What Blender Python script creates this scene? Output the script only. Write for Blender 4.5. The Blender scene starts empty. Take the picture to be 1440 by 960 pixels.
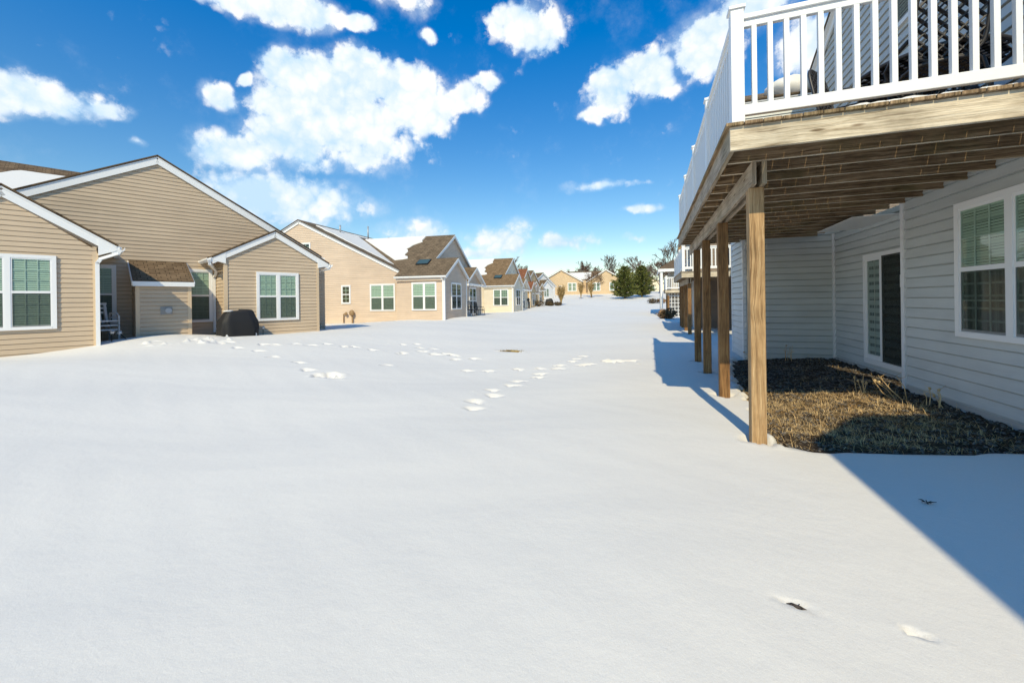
import bpy, math, random
import numpy as np
from mathutils import Vector, Matrix, noise as mn
random.seed(7); rng = np.random.default_rng(7)
S = bpy.context.scene; COL = S.collection
R = math.radians

# ------------------------------------------------------------------ camera, sky, sun, exposure
YAW, ROLL, FOC = R(18.9), math.atan(.013), 570.0
cd = bpy.data.cameras.new('camera'); cam = bpy.data.objects.new('camera', cd); COL.objects.link(cam)
cd.sensor_width = 36; cd.lens = 36*FOC/1440; cd.shift_y = -(480-422.5)/1440; cd.clip_start = .05; cd.clip_end = 6000
f = Vector((-math.sin(YAW), math.cos(YAW), 0)); rt = Vector((math.cos(YAW), math.sin(YAW), 0)); up = Vector((0, 0, 1))
c_, s_ = math.cos(ROLL), math.sin(ROLL)
cr = rt*c_ - up*s_; cu = up*c_ + rt*s_
m = Matrix((cr, cu, -f)).transposed().to_4x4(); m.translation = (0, 0, 1.5); cam.matrix_world = m
S.camera = cam
S.view_settings.view_transform = 'Standard'; S.view_settings.look = 'None'
S.view_settings.exposure = 0.36; S.view_settings.gamma = 1
S.cycles.use_denoising = True; S.cycles.max_bounces = 8; S.cycles.diffuse_bounces = 6; S.cycles.transparent_max_bounces = 12; S.cycles.sample_clamp_indirect = 4

SUN_EL, SUN_AZ = 42.0, 8.5
sl = bpy.data.lights.new('sun', 'SUN'); sl.energy = 3.4; sl.angle = R(.5); sl.color = (1, .85, .56)
so = bpy.data.objects.new('sun', sl); COL.objects.link(so)
sd = Vector((-math.sin(R(SUN_AZ))*math.cos(R(SUN_EL)), math.cos(R(SUN_AZ))*math.cos(R(SUN_EL)), -math.sin(R(SUN_EL))))
so.rotation_euler = sd.to_track_quat('-Z', 'Y').to_euler(); so.location = (5, -20, 30)

W = bpy.data.worlds.new('World'); S.world = W; W.use_nodes = True
nt = W.node_tree; N = nt.nodes; L = nt.links; N.clear()
def nd(t, **k):
    n = N.new(t)
    for a, b in k.items():
        if a == 'op': n.operation = b
        else: setattr(n, a, b)
    return n
def mth(op, a, b=None, c=None, clamp=False):
    n = N.new('ShaderNodeMath'); n.operation = op; n.use_clamp = clamp
    for i, v in enumerate((a, b, c)):
        if v is None: continue
        if isinstance(v, (int, float)): n.inputs[i].default_value = v
        else: L.new(v, n.inputs[i])
    return n.outputs[0]
def vmth(op, a, b=None):
    n = N.new('ShaderNodeVectorMath'); n.operation = op
    for i, v in enumerate((a, b)):
        if v is None: continue
        if isinstance(v, tuple): n.inputs[i].default_value = v
        else: L.new(v, n.inputs[i])
    return n.outputs['Value'] if op == 'LENGTH' else n.outputs[0]
tc = nd('ShaderNodeTexCoord'); D = tc.outputs['Generated']
sep = nd('ShaderNodeSeparateXYZ'); L.new(D, sep.inputs[0])
az = mth('MULTIPLY', mth('ARCTAN2', sep.outputs[0], sep.outputs[1]), 57.29578)
el = mth('MULTIPLY', mth('ARCSINE', sep.outputs[2]), 57.29578)
cmb = nd('ShaderNodeCombineXYZ'); L.new(az, cmb.inputs[0]); L.new(el, cmb.inputs[1])
def nz(vec, scale, detail=6, rough=.55):
    n = nd('ShaderNodeTexNoise'); n.inputs['Scale'].default_value = scale; n.inputs['Detail'].default_value = detail
    n.inputs['Roughness'].default_value = rough; L.new(vec, n.inputs['Vector']); return n
wn = nz(D, 7, 3); warp = vmth('MULTIPLY', vmth('SUBTRACT', wn.outputs['Color'], (.5, .5, .5)), (8, 5, 0))
P2 = vmth('ADD', cmb.outputs[0], warp)
# cloud banks: azimuth, elevation, half-width, half-height (degrees), weight
BL = [(-45.5,26,6,3.6,1.2),(-39.6,27.4,6.1,3.3,1.2),(-33.3,27.4,6.1,3.5,1.2),(-42.3,22.8,10.1,4.3,1.3),(-31.4,24.3,6,3.7,1.2),(-25.5,26.5,4.6,2.4,1.1),(-21.8,27.8,2.8,1.2,1),(-53,17.3,6,2.6,1),(-48,19.2,7,3.5,1.1),(-37.5,19.2,10,3.4,.8),
(-51.5,32.4,7,2,1),(-45.8,33,6,2.3,1),(-39.8,32.3,3,1.3,1),(-33.5,35.7,8,1.8,.7),(-16.8,33.8,7,3.4,.85),(-29.6,32.9,2.1,.9,.8),(-55.2,22.7,2.7,2,1),(-52,24.7,1.4,.9,1),
(-70,18.1,7,2.4,1),(-64.5,18.2,2.4,1.1,.9),(-4.2,26.3,6,3.6,.95),(.5,27.6,5.4,3.4,1),(7,29.6,5.8,4.4,1),(12,32,7,3.5,.9),(-8.1,23.6,2.4,1.3,.9),
(-48.5,12.6,12,3.6,1.25),(-31.6,9.6,6.5,1.8,.85),(-20.3,8.8,6.5,2.9,.9),(-11,8.3,5,1.9,.85),(-6.3,14.9,6.5,.9,.85),(-1,11.7,4,.9,.85),(-2.2,8.2,3,.7,.6),(-61.1,16.4,1,.5,.6),(-24,6.8,12,1.5,.7),(18.4,26.5,4.8,4,.9),(-105,22,12,4,1)]
acc = None; low = None
for (a, e, rx, ry, w) in BL:
    ln = vmth('LENGTH', vmth('MULTIPLY', vmth('SUBTRACT', P2, (a, e, 0)), (1/(rx*1.18), 1/(ry*1.18), 0)))
    v = mth('MULTIPLY', mth('SUBTRACT', 1, ln, clamp=True), w)
    acc = v if acc is None else mth('SMOOTH_MAX', acc, v, .12)
fine = nz(D, 20, 8, .66)
def vor(vec, sc, sm=.25):
    n = nd('ShaderNodeTexVoronoi'); n.feature = 'F1'; n.inputs['Scale'].default_value = sc; L.new(vec, n.inputs['Vector']); return n.outputs['Distance']
DW = vmth('ADD', D, vmth('MULTIPLY', vmth('SUBTRACT', fine.outputs['Color'], (.5, .5, .5)), (.05, .05, .05)))
pf = mth('SUBTRACT', .42, vor(DW, 21)); pf2 = mth('SUBTRACT', .42, vor(DW, 52))
big = nz(D, 5.5, 4, .5)
dens = mth('ADD', mth('ADD', mth('MULTIPLY', acc, 1.45), mth('MULTIPLY', mth('SUBTRACT', fine.outputs[0], .5), 1.15)), mth('ADD', mth('MULTIPLY', pf, .42), mth('MULTIPLY', pf2, .28)))
gate = mth('MULTIPLY', acc, 4, clamp=True)
mr = nd('ShaderNodeMapRange', interpolation_type='SMOOTHSTEP'); L.new(dens, mr.inputs[0])
sf = nd('ShaderNodeMapRange', interpolation_type='SMOOTHSTEP'); L.new(mth('ADD', el, mth('MULTIPLY', mth('SUBTRACT', big.outputs[0], .5), 14)), sf.inputs[0])
sf.inputs[1].default_value = 24; sf.inputs[2].default_value = 13; sf.inputs[3].default_value = 0; sf.inputs[4].default_value = 1
mr.inputs[1].default_value = .26; L.new(mth('MULTIPLY_ADD', sf.outputs[0], .28, .68), mr.inputs[2])
thin = nd('ShaderNodeMapRange', interpolation_type='SMOOTHSTEP'); L.new(mth('ADD', mth('ADD', acc, mth('MULTIPLY', mth('SUBTRACT', big.outputs[0], .5), 1.0)), mth('MULTIPLY', mth('SUBTRACT', fine.outputs[0], .5), 1.1)), thin.inputs[0])
thin.inputs[1].default_value = .08; thin.inputs[2].default_value = .8; thin.inputs[3].default_value = 0; thin.inputs[4].default_value = .5
mask = mth('MULTIPLY', mth('MAXIMUM', mr.outputs[0], thin.outputs[0]), gate, clamp=True)
rel = mth('MULTIPLY', mth('SUBTRACT', fine.outputs[0], .5), .9)
b2 = nz(vmth('ADD', D, (.0, .0, .05)), 5.5, 4, .5)
rel2 = mth('MULTIPLY', mth('SUBTRACT', big.outputs[0], b2.outputs[0]), 1.6)
lit = mth('ADD', mth('ADD', mth('MULTIPLY', rel, .6), mth('MULTIPLY', rel2, 1.5)), mth('ADD', mth('MULTIPLY', pf, .8), mth('ADD', mth('MULTIPLY', pf2, .55), mth('MULTIPLY_ADD', sf.outputs[0], -.22, .70))), clamp=True)
ccol = nd('ShaderNodeMix', data_type='RGBA'); L.new(lit, ccol.inputs[0])
CLOUD = .84
ccol.inputs[6].default_value = (.55*CLOUD, .76*CLOUD, .97*CLOUD, 1); ccol.inputs[7].default_value = (1.02*CLOUD, 1.02*CLOUD, 1.02*CLOUD, 1)
sky = nd('ShaderNodeTexSky', sky_type='NISHITA'); sky.sun_disc = False; sky.sun_elevation = R(SUN_EL); sky.sun_rotation = R(180-SUN_AZ)
sky.altitude = 200; sky.air_density = 1.0; sky.dust_density = .5; sky.ozone_density = 2.0
hs = nd('ShaderNodeHueSaturation'); hs.inputs['Saturation'].default_value = 1.2; hs.inputs['Hue'].default_value = .5; L.new(sky.outputs[0], hs.inputs['Color'])
skb = nd('ShaderNodeVectorMath', op='SCALE'); SKY = .115
tmx = nd('ShaderNodeMix', data_type='RGBA'); L.new(mth('POWER', mth('MULTIPLY', el, 1/33, clamp=True), 1.15), tmx.inputs[0]); tmx.inputs[6].default_value = (1.3, 1.10, .86, 1); tmx.inputs[7].default_value = (-.25, .93, 1.36, 1)
tn = vmth('MULTIPLY', hs.outputs[0], tmx.outputs[2]); L.new(tn, skb.inputs[0]); skb.inputs['Scale'].default_value = 1.0
cl = nd('ShaderNodeVectorMath', op='SCALE'); L.new(ccol.outputs[2], cl.inputs[0]); cl.inputs['Scale'].default_value = 1/SKY
mx = nd('ShaderNodeMix', data_type='RGBA'); L.new(mask, mx.inputs[0]); L.new(skb.outputs[0], mx.inputs[6]); L.new(cl.outputs[0], mx.inputs[7])
bg = nd('ShaderNodeBackground'); bg.inputs[1].default_value = SKY; L.new(mx.outputs[2], bg.inputs[0])
wo = nd('ShaderNodeOutputWorld'); L.new(bg.outputs[0], wo.inputs[0])

# ------------------------------------------------------------------ helpers
def tag(o, label=None, cat=None, group=None, kind=None):
    if label: o['label'] = label
    if cat: o['category'] = cat
    if group: o['group'] = group
    if kind: o['kind'] = kind
    return o
def empty(name, loc=(0, 0, 0), rz=0, **k):
    o = bpy.data.objects.new(name, None); COL.objects.link(o); o.location = loc; o.rotation_euler = (0, 0, rz); o.empty_display_size = .2
    return tag(o, **k)
def V(p): return p if isinstance(p, Vector) else Vector(p)
class MB:
    def __init__(s): s.v = []; s.f = []; s.uv = []; s.mi = []; s.sm = []
    def face(s, pts, uv=None, mi=0, sm=False):
        b = len(s.v); s.v += [tuple(p) for p in pts]; s.f.append(tuple(range(b, b+len(pts))))
        s.uv.append(uv or [(0, 0)]*len(pts)); s.mi.append(mi); s.sm.append(sm)
    def bar(s, p, q, w, h, upv=(0, 0, 1), mi=0, off=(0, 0)):
        p, q = V(p), V(q); d = q-p; ln = d.length; d = d/ln; u = V(upv)
        if abs(d.dot(u)) > .99: u = Vector((0, 1, 0))
        sd_ = d.cross(u).normalized(); u = sd_.cross(d).normalized()
        cs = [(-w/2, -h/2), (w/2, -h/2), (w/2, h/2), (-w/2, h/2)]
        A = [p+sd_*a+u*b for a, b in cs]; B = [q+sd_*a+u*b for a, b in cs]
        per = [0, w, w+h, 2*w+h, 2*w+2*h]; ro = random.random()*7
        for i in range(4):
            j = (i+1) % 4
            s.face([A[i], A[j], B[j], B[i]], [(ro, per[i]), (ro, per[i+1]), (ro+ln, per[i+1]), (ro+ln, per[i])], mi)
        s.face(A[::-1], [(ro, 0), (ro, w), (ro+.02, w), (ro+.02, 0)], mi); s.face(B, [(ro, 0), (ro, w), (ro+.02, w), (ro+.02, 0)], mi)
    def box(s, a, b, mi=0):
        (x0, y0, z0), (x1, y1, z1) = a, b
        dx, dy, dz = x1-x0, y1-y0, z1-z0
        mid = lambda x=None, y=None, z=None: Vector((x if x is not None else (x0+x1)/2, y if y is not None else (y0+y1)/2, z if z is not None else (z0+z1)/2))
        if dz >= dx and dz >= dy: s.bar(mid(z=z0), mid(z=z1), dx, dy, (0, 1, 0), mi)
        elif dx >= dy: s.bar(mid(x=x0), mid(x=x1), dy, dz, (0, 0, 1), mi)
        else: s.bar(mid(y=y0), mid(y=y1), dx, dz, (0, 0, 1), mi)
    def tube(s, pts, r, n=8, caps=True, sm=True):
        pts = [V(p) for p in pts]; rs = r if isinstance(r, (list, tuple)) else [r]*len(pts); rings = []
        ref = Vector((.31, .77, .55))
        for i, p in enumerate(pts):
            d = (pts[min(i+1, len(pts)-1)]-pts[max(i-1, 0)]).normalized()
            a = d.cross(ref if abs(d.dot(ref)) < .95 else Vector((1, 0, 0))).normalized(); b = d.cross(a)
            rings.append([p+(a*math.cos(2*math.pi*k/n)+b*math.sin(2*math.pi*k/n))*rs[i] for k in range(n)])
        b0 = len(s.v)
        for rg in rings: s.v += [tuple(x) for x in rg]
        for i in range(len(rings)-1):
            for k in range(n):
                s.f.append((b0+i*n+k, b0+i*n+(k+1) % n, b0+(i+1)*n+(k+1) % n, b0+(i+1)*n+k)); s.uv.append([(0, 0)]*4); s.mi.append(0); s.sm.append(sm)
        if caps:
            for rg, o in ((0, -1), (len(rings)-1, 1)):
                ids = [b0+rg*n+k for k in range(n)]; s.f.append(tuple(ids if o > 0 else ids[::-1])); s.uv.append([(0, 0)]*n); s.mi.append(0); s.sm.append(False)
    def blob(s, c, r, seg=10, rings=7, jit=0, seed=0, flat=0):
        c = V(c); b0 = len(s.v)
        for i in range(rings+1):
            t = math.pi*i/rings
            for k in range(seg):
                p = 2*math.pi*k/seg; d = Vector((math.sin(t)*math.cos(p), math.sin(t)*math.sin(p), math.cos(t)))
                q = 1+jit*mn.noise(d*1.7+Vector((seed*3.1, seed, 0)))
                z = d.z*r[2]*q
                if flat and z < -flat*r[2]: z = -flat*r[2]
                s.v.append((c.x+d.x*r[0]*q, c.y+d.y*r[1]*q, c.z+z))
        for i in range(rings):
            for k in range(seg):
                s.f.append((b0+i*seg+k, b0+(i+1)*seg+k, b0+(i+1)*seg+(k+1) % seg, b0+i*seg+(k+1) % seg)); s.uv.append([(0, 0)]*4); s.mi.append(0); s.sm.append(True)
    def slab(s, pts, t, uvs=None):      # polygon pts (top, ccw from above), thickened downwards along its normal
        pts = [V(p) for p in pts]; n = (pts[1]-pts[0]).cross(pts[2]-pts[1]).normalized()
        if n.z < 0: pts = pts[::-1]; n = -n; uvs = uvs[::-1] if uvs else None
        e = Vector((-n.y, n.x, 0)); e = e.normalized() if e.length > 1e-4 else Vector((1, 0, 0)); g = n.cross(e)
        uv = uvs or [(p.dot(e), p.dot(g)) for p in pts]
        lo = [p-n*t for p in pts]
        s.face(pts, uv); s.face(lo[::-1], uv[::-1])
        for i in range(len(pts)):
            j = (i+1) % len(pts); s.face([lo[i], lo[j], pts[j], pts[i]], [(0, 0), (.3, 0), (.3, .02), (0, .02)])
    def build(s, name, mat, parent=None, bevel=0, loc=None):
        me = bpy.data.meshes.new(name); me.from_pydata(s.v, [], s.f)
        ul = me.uv_layers.new(name='UVMap'); flat = [c for u in s.uv for c in u]
        ul.data.foreach_set('uv', np.array(flat, dtype=np.float32).ravel())
        for mt in (mat if isinstance(mat, (list, tuple)) else [mat]): me.materials.append(mt)
        me.polygons.foreach_set('material_index', s.mi); me.polygons.foreach_set('use_smooth', s.sm); me.update()
        o = bpy.data.objects.new(name, me); COL.objects.link(o)
        if parent: o.parent = parent
        if loc: o.location = loc
        if bevel:
            # weld then bevel so that edges catch a highlight
            w_ = o.modifiers.new('weld', 'WELD'); w_.merge_threshold = .0005
            b = o.modifiers.new('bevel', 'BEVEL'); b.width = bevel; b.segments = 2; b.limit_method = 'ANGLE'
        return o
def copy_tree(o, parent=None):
    c = o.copy(); COL.objects.link(c); c.parent = parent
    for ch in [x for x in o.children]: copy_tree(ch, c)
    return c

# ------------------------------------------------------------------ materials
def mat(name, rough=.6, col=(.5, .5, .5), spec=.4, metal=0):
    m_ = bpy.data.materials.new(name); m_.use_nodes = True; b = m_.node_tree.nodes['Principled BSDF']
    b.inputs['Base Color'].default_value = (*col, 1); b.inputs['Roughness'].default_value = rough
    b.inputs['Specular IOR Level'].default_value = spec; b.inputs['Metallic'].default_value = metal
    return m_
class NT:
    def __init__(s, m_): s.t = m_.node_tree; s.N = s.t.nodes; s.L = s.t.links; s.b = s.N['Principled BSDF']
    def n(s, t, **k):
        x = s.N.new(t)
        for a, b in k.items(): setattr(x, a, b)
        return x
    def noise(s, vec, scale, detail=5, rough=.55):
        x = s.n('ShaderNodeTexNoise'); x.inputs['Scale'].default_value = scale; x.inputs['Detail'].default_value = detail; x.inputs['Roughness'].default_value = rough
        if vec is not None: s.L.new(vec, x.inputs['Vector'])
        return x
    def map(s, src, sc):
        x = s.n('ShaderNodeMapping'); x.inputs['Scale'].default_value = sc; s.L.new(src, x.inputs[0]); return x.outputs[0]
    def ramp(s, fac, stops):
        x = s.n('ShaderNodeValToRGB'); s.L.new(fac, x.inputs[0]); e = x.color_ramp.elements
        while len(e) < len(stops): e.new(.5)
        for i, (p, c) in enumerate(stops): e[i].position = p; e[i].color = (*c, 1)
        return x.outputs[0]
    def mix(s, fac, a, b, mode='MIX'):
        x = s.n('ShaderNodeMix', data_type='RGBA', blend_type=mode)
        for i, v in ((0, fac), (6, a), (7, b)):
            if isinstance(v, (int, float)): x.inputs[i].default_value = v
            elif isinstance(v, tuple): x.inputs[i].default_value = (*v, 1)
            else: s.L.new(v, x.inputs[i])
        return x.outputs[2]
    def base(s, c): s.L.new(c, s.b.inputs['Base Color'])
    def bump(s, h, st, dist):
        x = s.n('ShaderNodeBump'); x.inputs['Strength'].default_value = st; x.inputs['Distance'].default_value = dist
        s.L.new(h, x.inputs['Height']); s.L.new(x.outputs[0], s.b.inputs['Normal'])
def siding_mat(name, col):
    m_ = mat(name, .5, col, .3); t = NT(m_); tcx = t.n('ShaderNodeTexCoord').outputs['Object']
    a = t.noise(t.map(tcx, (.6, .6, 5)), 1.2, 4); b = t.noise(t.map(tcx, (2, 2, 60)), 3, 3)
    k = tuple(c*.86 for c in col); h = tuple(min(1, c*1.08) for c in col)
    c_w = t.noise(t.map(tcx, (.35, .35, .22)), 1.0, 5, .65)
    cc = t.mix(.35, t.ramp(a.outputs[0], [(.3, k), (.7, h)]), t.ramp(b.outputs[0], [(.3, k), (.7, h)]))
    t.base(t.mix(.5, cc, t.ramp(c_w.outputs[0], [(.35, (.82, .81, .80)), (.6, (1.06, 1.06, 1.05))]), 'MULTIPLY'))
    t.bump(b.outputs[0], .15, .004); return m_
def shingle_mat(name, c1, c2):
    m_ = mat(name, .9, c1, .15); t = NT(m_); uv = t.n('ShaderNodeTexCoord').outputs['UV']
    br = t.n('ShaderNodeTexBrick'); t.L.new(uv, br.inputs['Vector']); br.inputs['Scale'].default_value = 1
    br.inputs['Brick Width'].default_value = .22; br.inputs['Row Height'].default_value = .135; br.inputs['Mortar Size'].default_value = .008
    br.inputs['Color1'].default_value = (*c1, 1); br.inputs['Color2'].default_value = (*c2, 1); br.inputs['Mortar'].default_value = (*[c*.35 for c in c1], 1); br.offset = .37
    n1 = t.noise(uv, 2.2, 5, .7); n2 = t.noise(uv, 60, 2)
    c = t.mix(.75, br.outputs[0], t.ramp(n1.outputs[0], [(.3, (.45,)*3), (.7, (1.15,)*3)]), 'MULTIPLY')
    c = t.mix(.6, c, t.ramp(n2.outputs[0], [(.3, (.6,)*3), (.7, (1.3,)*3)]), 'MULTIPLY')
    t.base(c); t.bump(br.outputs['Fac'], -.5, .01); return m_
def wood_mat(name, dark, mid, light, green=0.0, stretch=26):
    m_ = mat(name, .8, mid, .2); t = NT(m_); uv = t.n('ShaderNodeTexCoord').outputs['UV']
    oi = t.n('ShaderNodeObjectInfo'); off = t.n('ShaderNodeVectorMath', operation='SCALE'); cb = t.n('ShaderNodeCombineXYZ')
    for i in range(3): t.L.new(oi.outputs['Random'], cb.inputs[i])
    t.L.new(cb.outputs[0], off.inputs[0]); off.inputs['Scale'].default_value = 30
    ad = t.n('ShaderNodeVectorMath', operation='ADD'); t.L.new(uv, ad.inputs[0]); t.L.new(off.outputs[0], ad.inputs[1]); uvv = ad.outputs[0]
    wz = t.noise(t.map(uvv, (1.1, 3, 1)), 1.5, 3); wv = t.mix(.08, uvv, wz.outputs['Color'])
    g = t.noise(t.map(wv, (1.2, stretch, 1)), 2.2, 6, .65); g2 = t.noise(t.map(uvv, (.8, 90, 1)), 2, 3, .6)
    bl = t.noise(uvv, 2.3, 4, .6)
    c = t.ramp(g.outputs[0], [(.28, dark), (.5, mid), (.72, light)])
    c = t.mix(.55, c, t.ramp(g2.outputs[0], [(.35, (.5,)*3), (.6, (1.15,)*3)]), 'MULTIPLY')
    c = t.mix(.6, c, t.ramp(bl.outputs[0], [(.3, (.45, .43, .4)), (.6, (1.1, 1.1, 1.1))]), 'MULTIPLY')
    ck = t.noise(t.map(wv, (.55, stretch*2.2, 1)), 1.6, 4, .6); c = t.mix(.8, c, t.ramp(ck.outputs[0], [(.33, (.25, .22, .2)), (.40, (1, 1, 1))]), 'MULTIPLY')
    kn = t.n('ShaderNodeTexVoronoi'); t.L.new(t.map(uvv, (1.1, 4.5, 1)), kn.inputs['Vector']); kn.inputs['Scale'].default_value = 1.5
    c = t.mix(.75, c, t.ramp(kn.outputs['Distance'], [(.06, (.3, .22, .16)), (.12, (1, 1, 1))]), 'MULTIPLY')
    if green:
        gn = t.noise(uvv, 1.1, 4, .6); c = t.mix(t.ramp(gn.outputs[0], [(.5, (0,)*3), (.75, (green,)*3)]), c, (.14, .15, .05))
    t.base(c); t.bump(g.outputs[0], .5, .006); return m_
def leafy(name, c1, c2, rough=.7, sc=3):
    m_ = mat(name, rough, c1, .2); t = NT(m_); n = t.noise(t.n('ShaderNodeTexCoord').outputs['Object'], sc, 4, .7)
    t.base(t.ramp(n.outputs[0], [(.35, c1), (.65, c2)])); return m_
M = {}
M['trim'] = mat('white_vinyl_trim', .4, (.80, .80, .79), .4)
M['offwhite'] = mat('off_white_trim', .45, (.74, .72, .68), .4)
M['sidA'] = siding_mat('tan_siding', (.58, .455, .32)); M['postA'] = mat('tan_corner_trim', .5, (.62, .475, .315))
M['sidB'] = siding_mat('peach_siding', (.67, .53, .40)); M['postB'] = mat('peach_corner_trim', .5, (.68, .55, .42))
M['sidC'] = siding_mat('cream_siding', (.80, .70, .54)); M['postC'] = mat('cream_corner_trim', .5, (.80, .71, .57))
M['sidD'] = siding_mat('golden_siding', (.62, .44, .24)); M['sidE'] = siding_mat('white_siding', (.84, .83, .81))
M['sidF'] = siding_mat('sand_siding', (.62, .46, .28)); M['sidG'] = siding_mat('grey_siding', (.56, .585, .575))
M['postG'] = mat('grey_corner_trim', .45, (.76, .76, .76))
M['sidH'] = siding_mat('brown_siding', (.24, .19, .15)); M['sidI'] = siding_mat('stone_siding', (.46, .42, .36))
M['roofA'] = shingle_mat('brown_shingle', (.155, .105, .062), (.235, .165, .10)); M['roofB'] = shingle_mat('brown_grey_shingle', (.17, .125, .08), (.25, .185, .12))
M['roofC'] = shingle_mat('rust_shingle', (.235, .155, .08), (.30, .20, .115)); M['roofD'] = shingle_mat('red_brown_shingle', (.26, .10, .05), (.32, .14, .07))
M['wood'] = wood_mat('weathered_wood', (.20, .155, .11), (.43, .345, .25), (.60, .50, .375), .25)
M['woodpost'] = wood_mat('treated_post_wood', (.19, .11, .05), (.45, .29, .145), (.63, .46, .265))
M['woodpost_shade'] = wood_mat('shaded_treated_post_wood', (.10, .05, .02), (.27, .145, .06), (.44, .26, .11))  # treated post wood with the shade under the deck put into its colour
M['woodpale'] = wood_mat('pale_weathered_bounce_lit_wood', (.30, .23, .15), (.68, .58, .43), (.80, .72, .57), .12, 14)
M['wooddark'] = wood_mat('shaded_stained_joist_wood', (.055, .037, .02), (.29, .195, .11), (.52, .38, .24), .5)  # same deck wood, with underside shade and stains put into its colour
M['concrete'] = mat('concrete', .9, (.45, .43, .40)); M['metal'] = mat('galvanised_metal', .5, (.42, .43, .44), .5, .6)
M['black'] = mat('black_cover_fabric', .65, (.017, .017, .018), .35); M['iron'] = mat('dark_cast_aluminium', .45, (.035, .033, .035), .5)
M['dark'] = mat('dark_interior', .9, (.03, .035, .033)); M['plastic'] = mat('white_plastic', .35, (.75, .75, .74), .5); M['blackp'] = mat('black_plastic', .5, (.02, .02, .02))
M['rust'] = mat('rusty_meter_metal', .6, (.30, .19, .09), .4); M['green'] = mat('skylight_glass', .1, (.06, .10, .09), .8)
M['bark'] = leafy('grey_brown_bark', (.09, .07, .055), (.20, .16, .125)); M['twig'] = leafy('brown_twigs', (.10, .065, .05), (.19, .13, .10))
M['needle'] = leafy('pine_needles', (.04, .065, .016), (.21, .21, .05), .6, 1.2); M['gold'] = leafy('golden_dry_leaves', (.30, .19, .07), (.46, .33, .15))
M['bushm'] = leafy('dark_brown_bush', (.045, .04, .02), (.13, .085, .045)); M['rustleaf'] = leafy('rust_dry_leaves', (.22, .12, .05), (.34, .21, .10))
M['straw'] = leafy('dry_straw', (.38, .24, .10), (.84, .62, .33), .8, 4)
def blinds_mat():
    m_ = mat('window_blind', .6, (.55, .6, .56)); return m_
M['blind'] = mat('pale_window_blind', .6, (.80, .82, .78)); M['greyblind'] = mat('grey_window_blind', .6, (.42, .44, .41)); M['curtain'] = mat('grey_curtain', .8, (.20, .21, .2)); _t = NT(M['curtain']); _w = _t.noise(_t.map(_t.n('ShaderNodeTexCoord').outputs['Object'], (1, 9, .15)), 3, 3); _t.base(_t.ramp(_w.outputs[0], [(.35, (.10, .11, .105)), (.65, (.34, .36, .34))]))  # shading of the curtain folds put into vertical colour stripes
REFL = .07
def glass(name, tint, fac=.0):
    m_ = bpy.data.materials.new(name); m_.use_nodes = True; t = m_.node_tree; t.nodes.clear()
    tr = t.nodes.new('ShaderNodeBsdfTransparent'); tr.inputs[0].default_value = (*tint, 1)
    gl = t.nodes.new('ShaderNodeBsdfGlossy'); gl.inputs['Roughness'].default_value = .02
    lw_ = t.nodes.new('ShaderNodeLayerWeight'); lw_.inputs[0].default_value = .5
    pw_ = t.nodes.new('ShaderNodeMath'); pw_.operation = 'POWER'; t.links.new(lw_.outputs['Facing'], pw_.inputs[0]); pw_.inputs[1].default_value = 4
    fr = t.nodes.new('ShaderNodeMath'); fr.operation = 'MULTIPLY_ADD'; t.links.new(pw_.outputs[0], fr.inputs[0]); fr.inputs[1].default_value = .9; fr.inputs[2].default_value = REFL
    mxs = t.nodes.new('ShaderNodeMixShader'); t.links.new(fr.outputs[0], mxs.inputs[0]); t.links.new(tr.outputs[0], mxs.inputs[1]); t.links.new(gl.outputs[0], mxs.inputs[2])
    o = t.nodes.new('ShaderNodeOutputMaterial'); t.links.new(mxs.outputs[0], o.inputs[0]); return m_
M['glass'] = glass('green_tinted_glass', (.66, .78, .70)); M['gdark'] = glass('dark_glass', (.7, .78, .74))
def screen_mat():
    m_ = bpy.data.materials.new('insect_screen_mesh'); m_.use_nodes = True; t = m_.node_tree; t.nodes.clear()
    tr = t.nodes.new('ShaderNodeBsdfTransparent'); df = t.nodes.new('ShaderNodeBsdfDiffuse'); df.inputs[0].default_value = (.05, .055, .05, 1)
    mxs = t.nodes.new('ShaderNodeMixShader'); mxs.inputs[0].default_value = .48; t.links.new(tr.outputs[0], mxs.inputs[1]); t.links.new(df.outputs[0], mxs.inputs[2])
    o = t.nodes.new('ShaderNodeOutputMaterial'); t.links.new(mxs.outputs[0], o.inputs[0]); return m_
M['screen'] = screen_mat()
def snow_mat(name='snow'):
    m_ = mat(name, .75, (.7, .7, .695), .25); t = NT(m_); p = t.n('ShaderNodeTexCoord').outputs['Object']
    a = t.noise(p, 90, 3, .7); b = t.noise(p, 7, 5, .6)
    s1 = t.n('ShaderNodeMath', operation='MULTIPLY_ADD'); t.L.new(a.outputs[0], s1.inputs[0]); s1.inputs[1].default_value = .22; t.L.new(b.outputs[0], s1.inputs[2])
    sp = t.noise(p, 30, 3, .8); sr = t.n('ShaderNodeMapRange'); t.L.new(sp.outputs[0], sr.inputs[0]); sr.inputs[1].default_value = .68; sr.inputs[2].default_value = .74; sr.inputs[4].default_value = -.5
    wv = t.noise(t.map(p, (1.2, 3.4, 1)), 1.6, 4, .55); s2 = t.n('ShaderNodeMath', operation='MULTIPLY_ADD'); t.L.new(wv.outputs[0], s2.inputs[0]); s2.inputs[1].default_value = .6; t.L.new(s1.outputs[0], s2.inputs[2])
    s3 = t.n('ShaderNodeMath', operation='ADD'); t.L.new(s2.outputs[0], s3.inputs[0]); t.L.new(sr.outputs[0], s3.inputs[1])
    t.bump(s3.outputs[0], .26, .02)
    c = t.noise(p, 260, 2, .8); t.base(t.ramp(c.outputs[0], [(.3, (.68, .665, .63)), (.7, (.77, .755, .72))])); return m_
M['snow'] = snow_mat()
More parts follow.
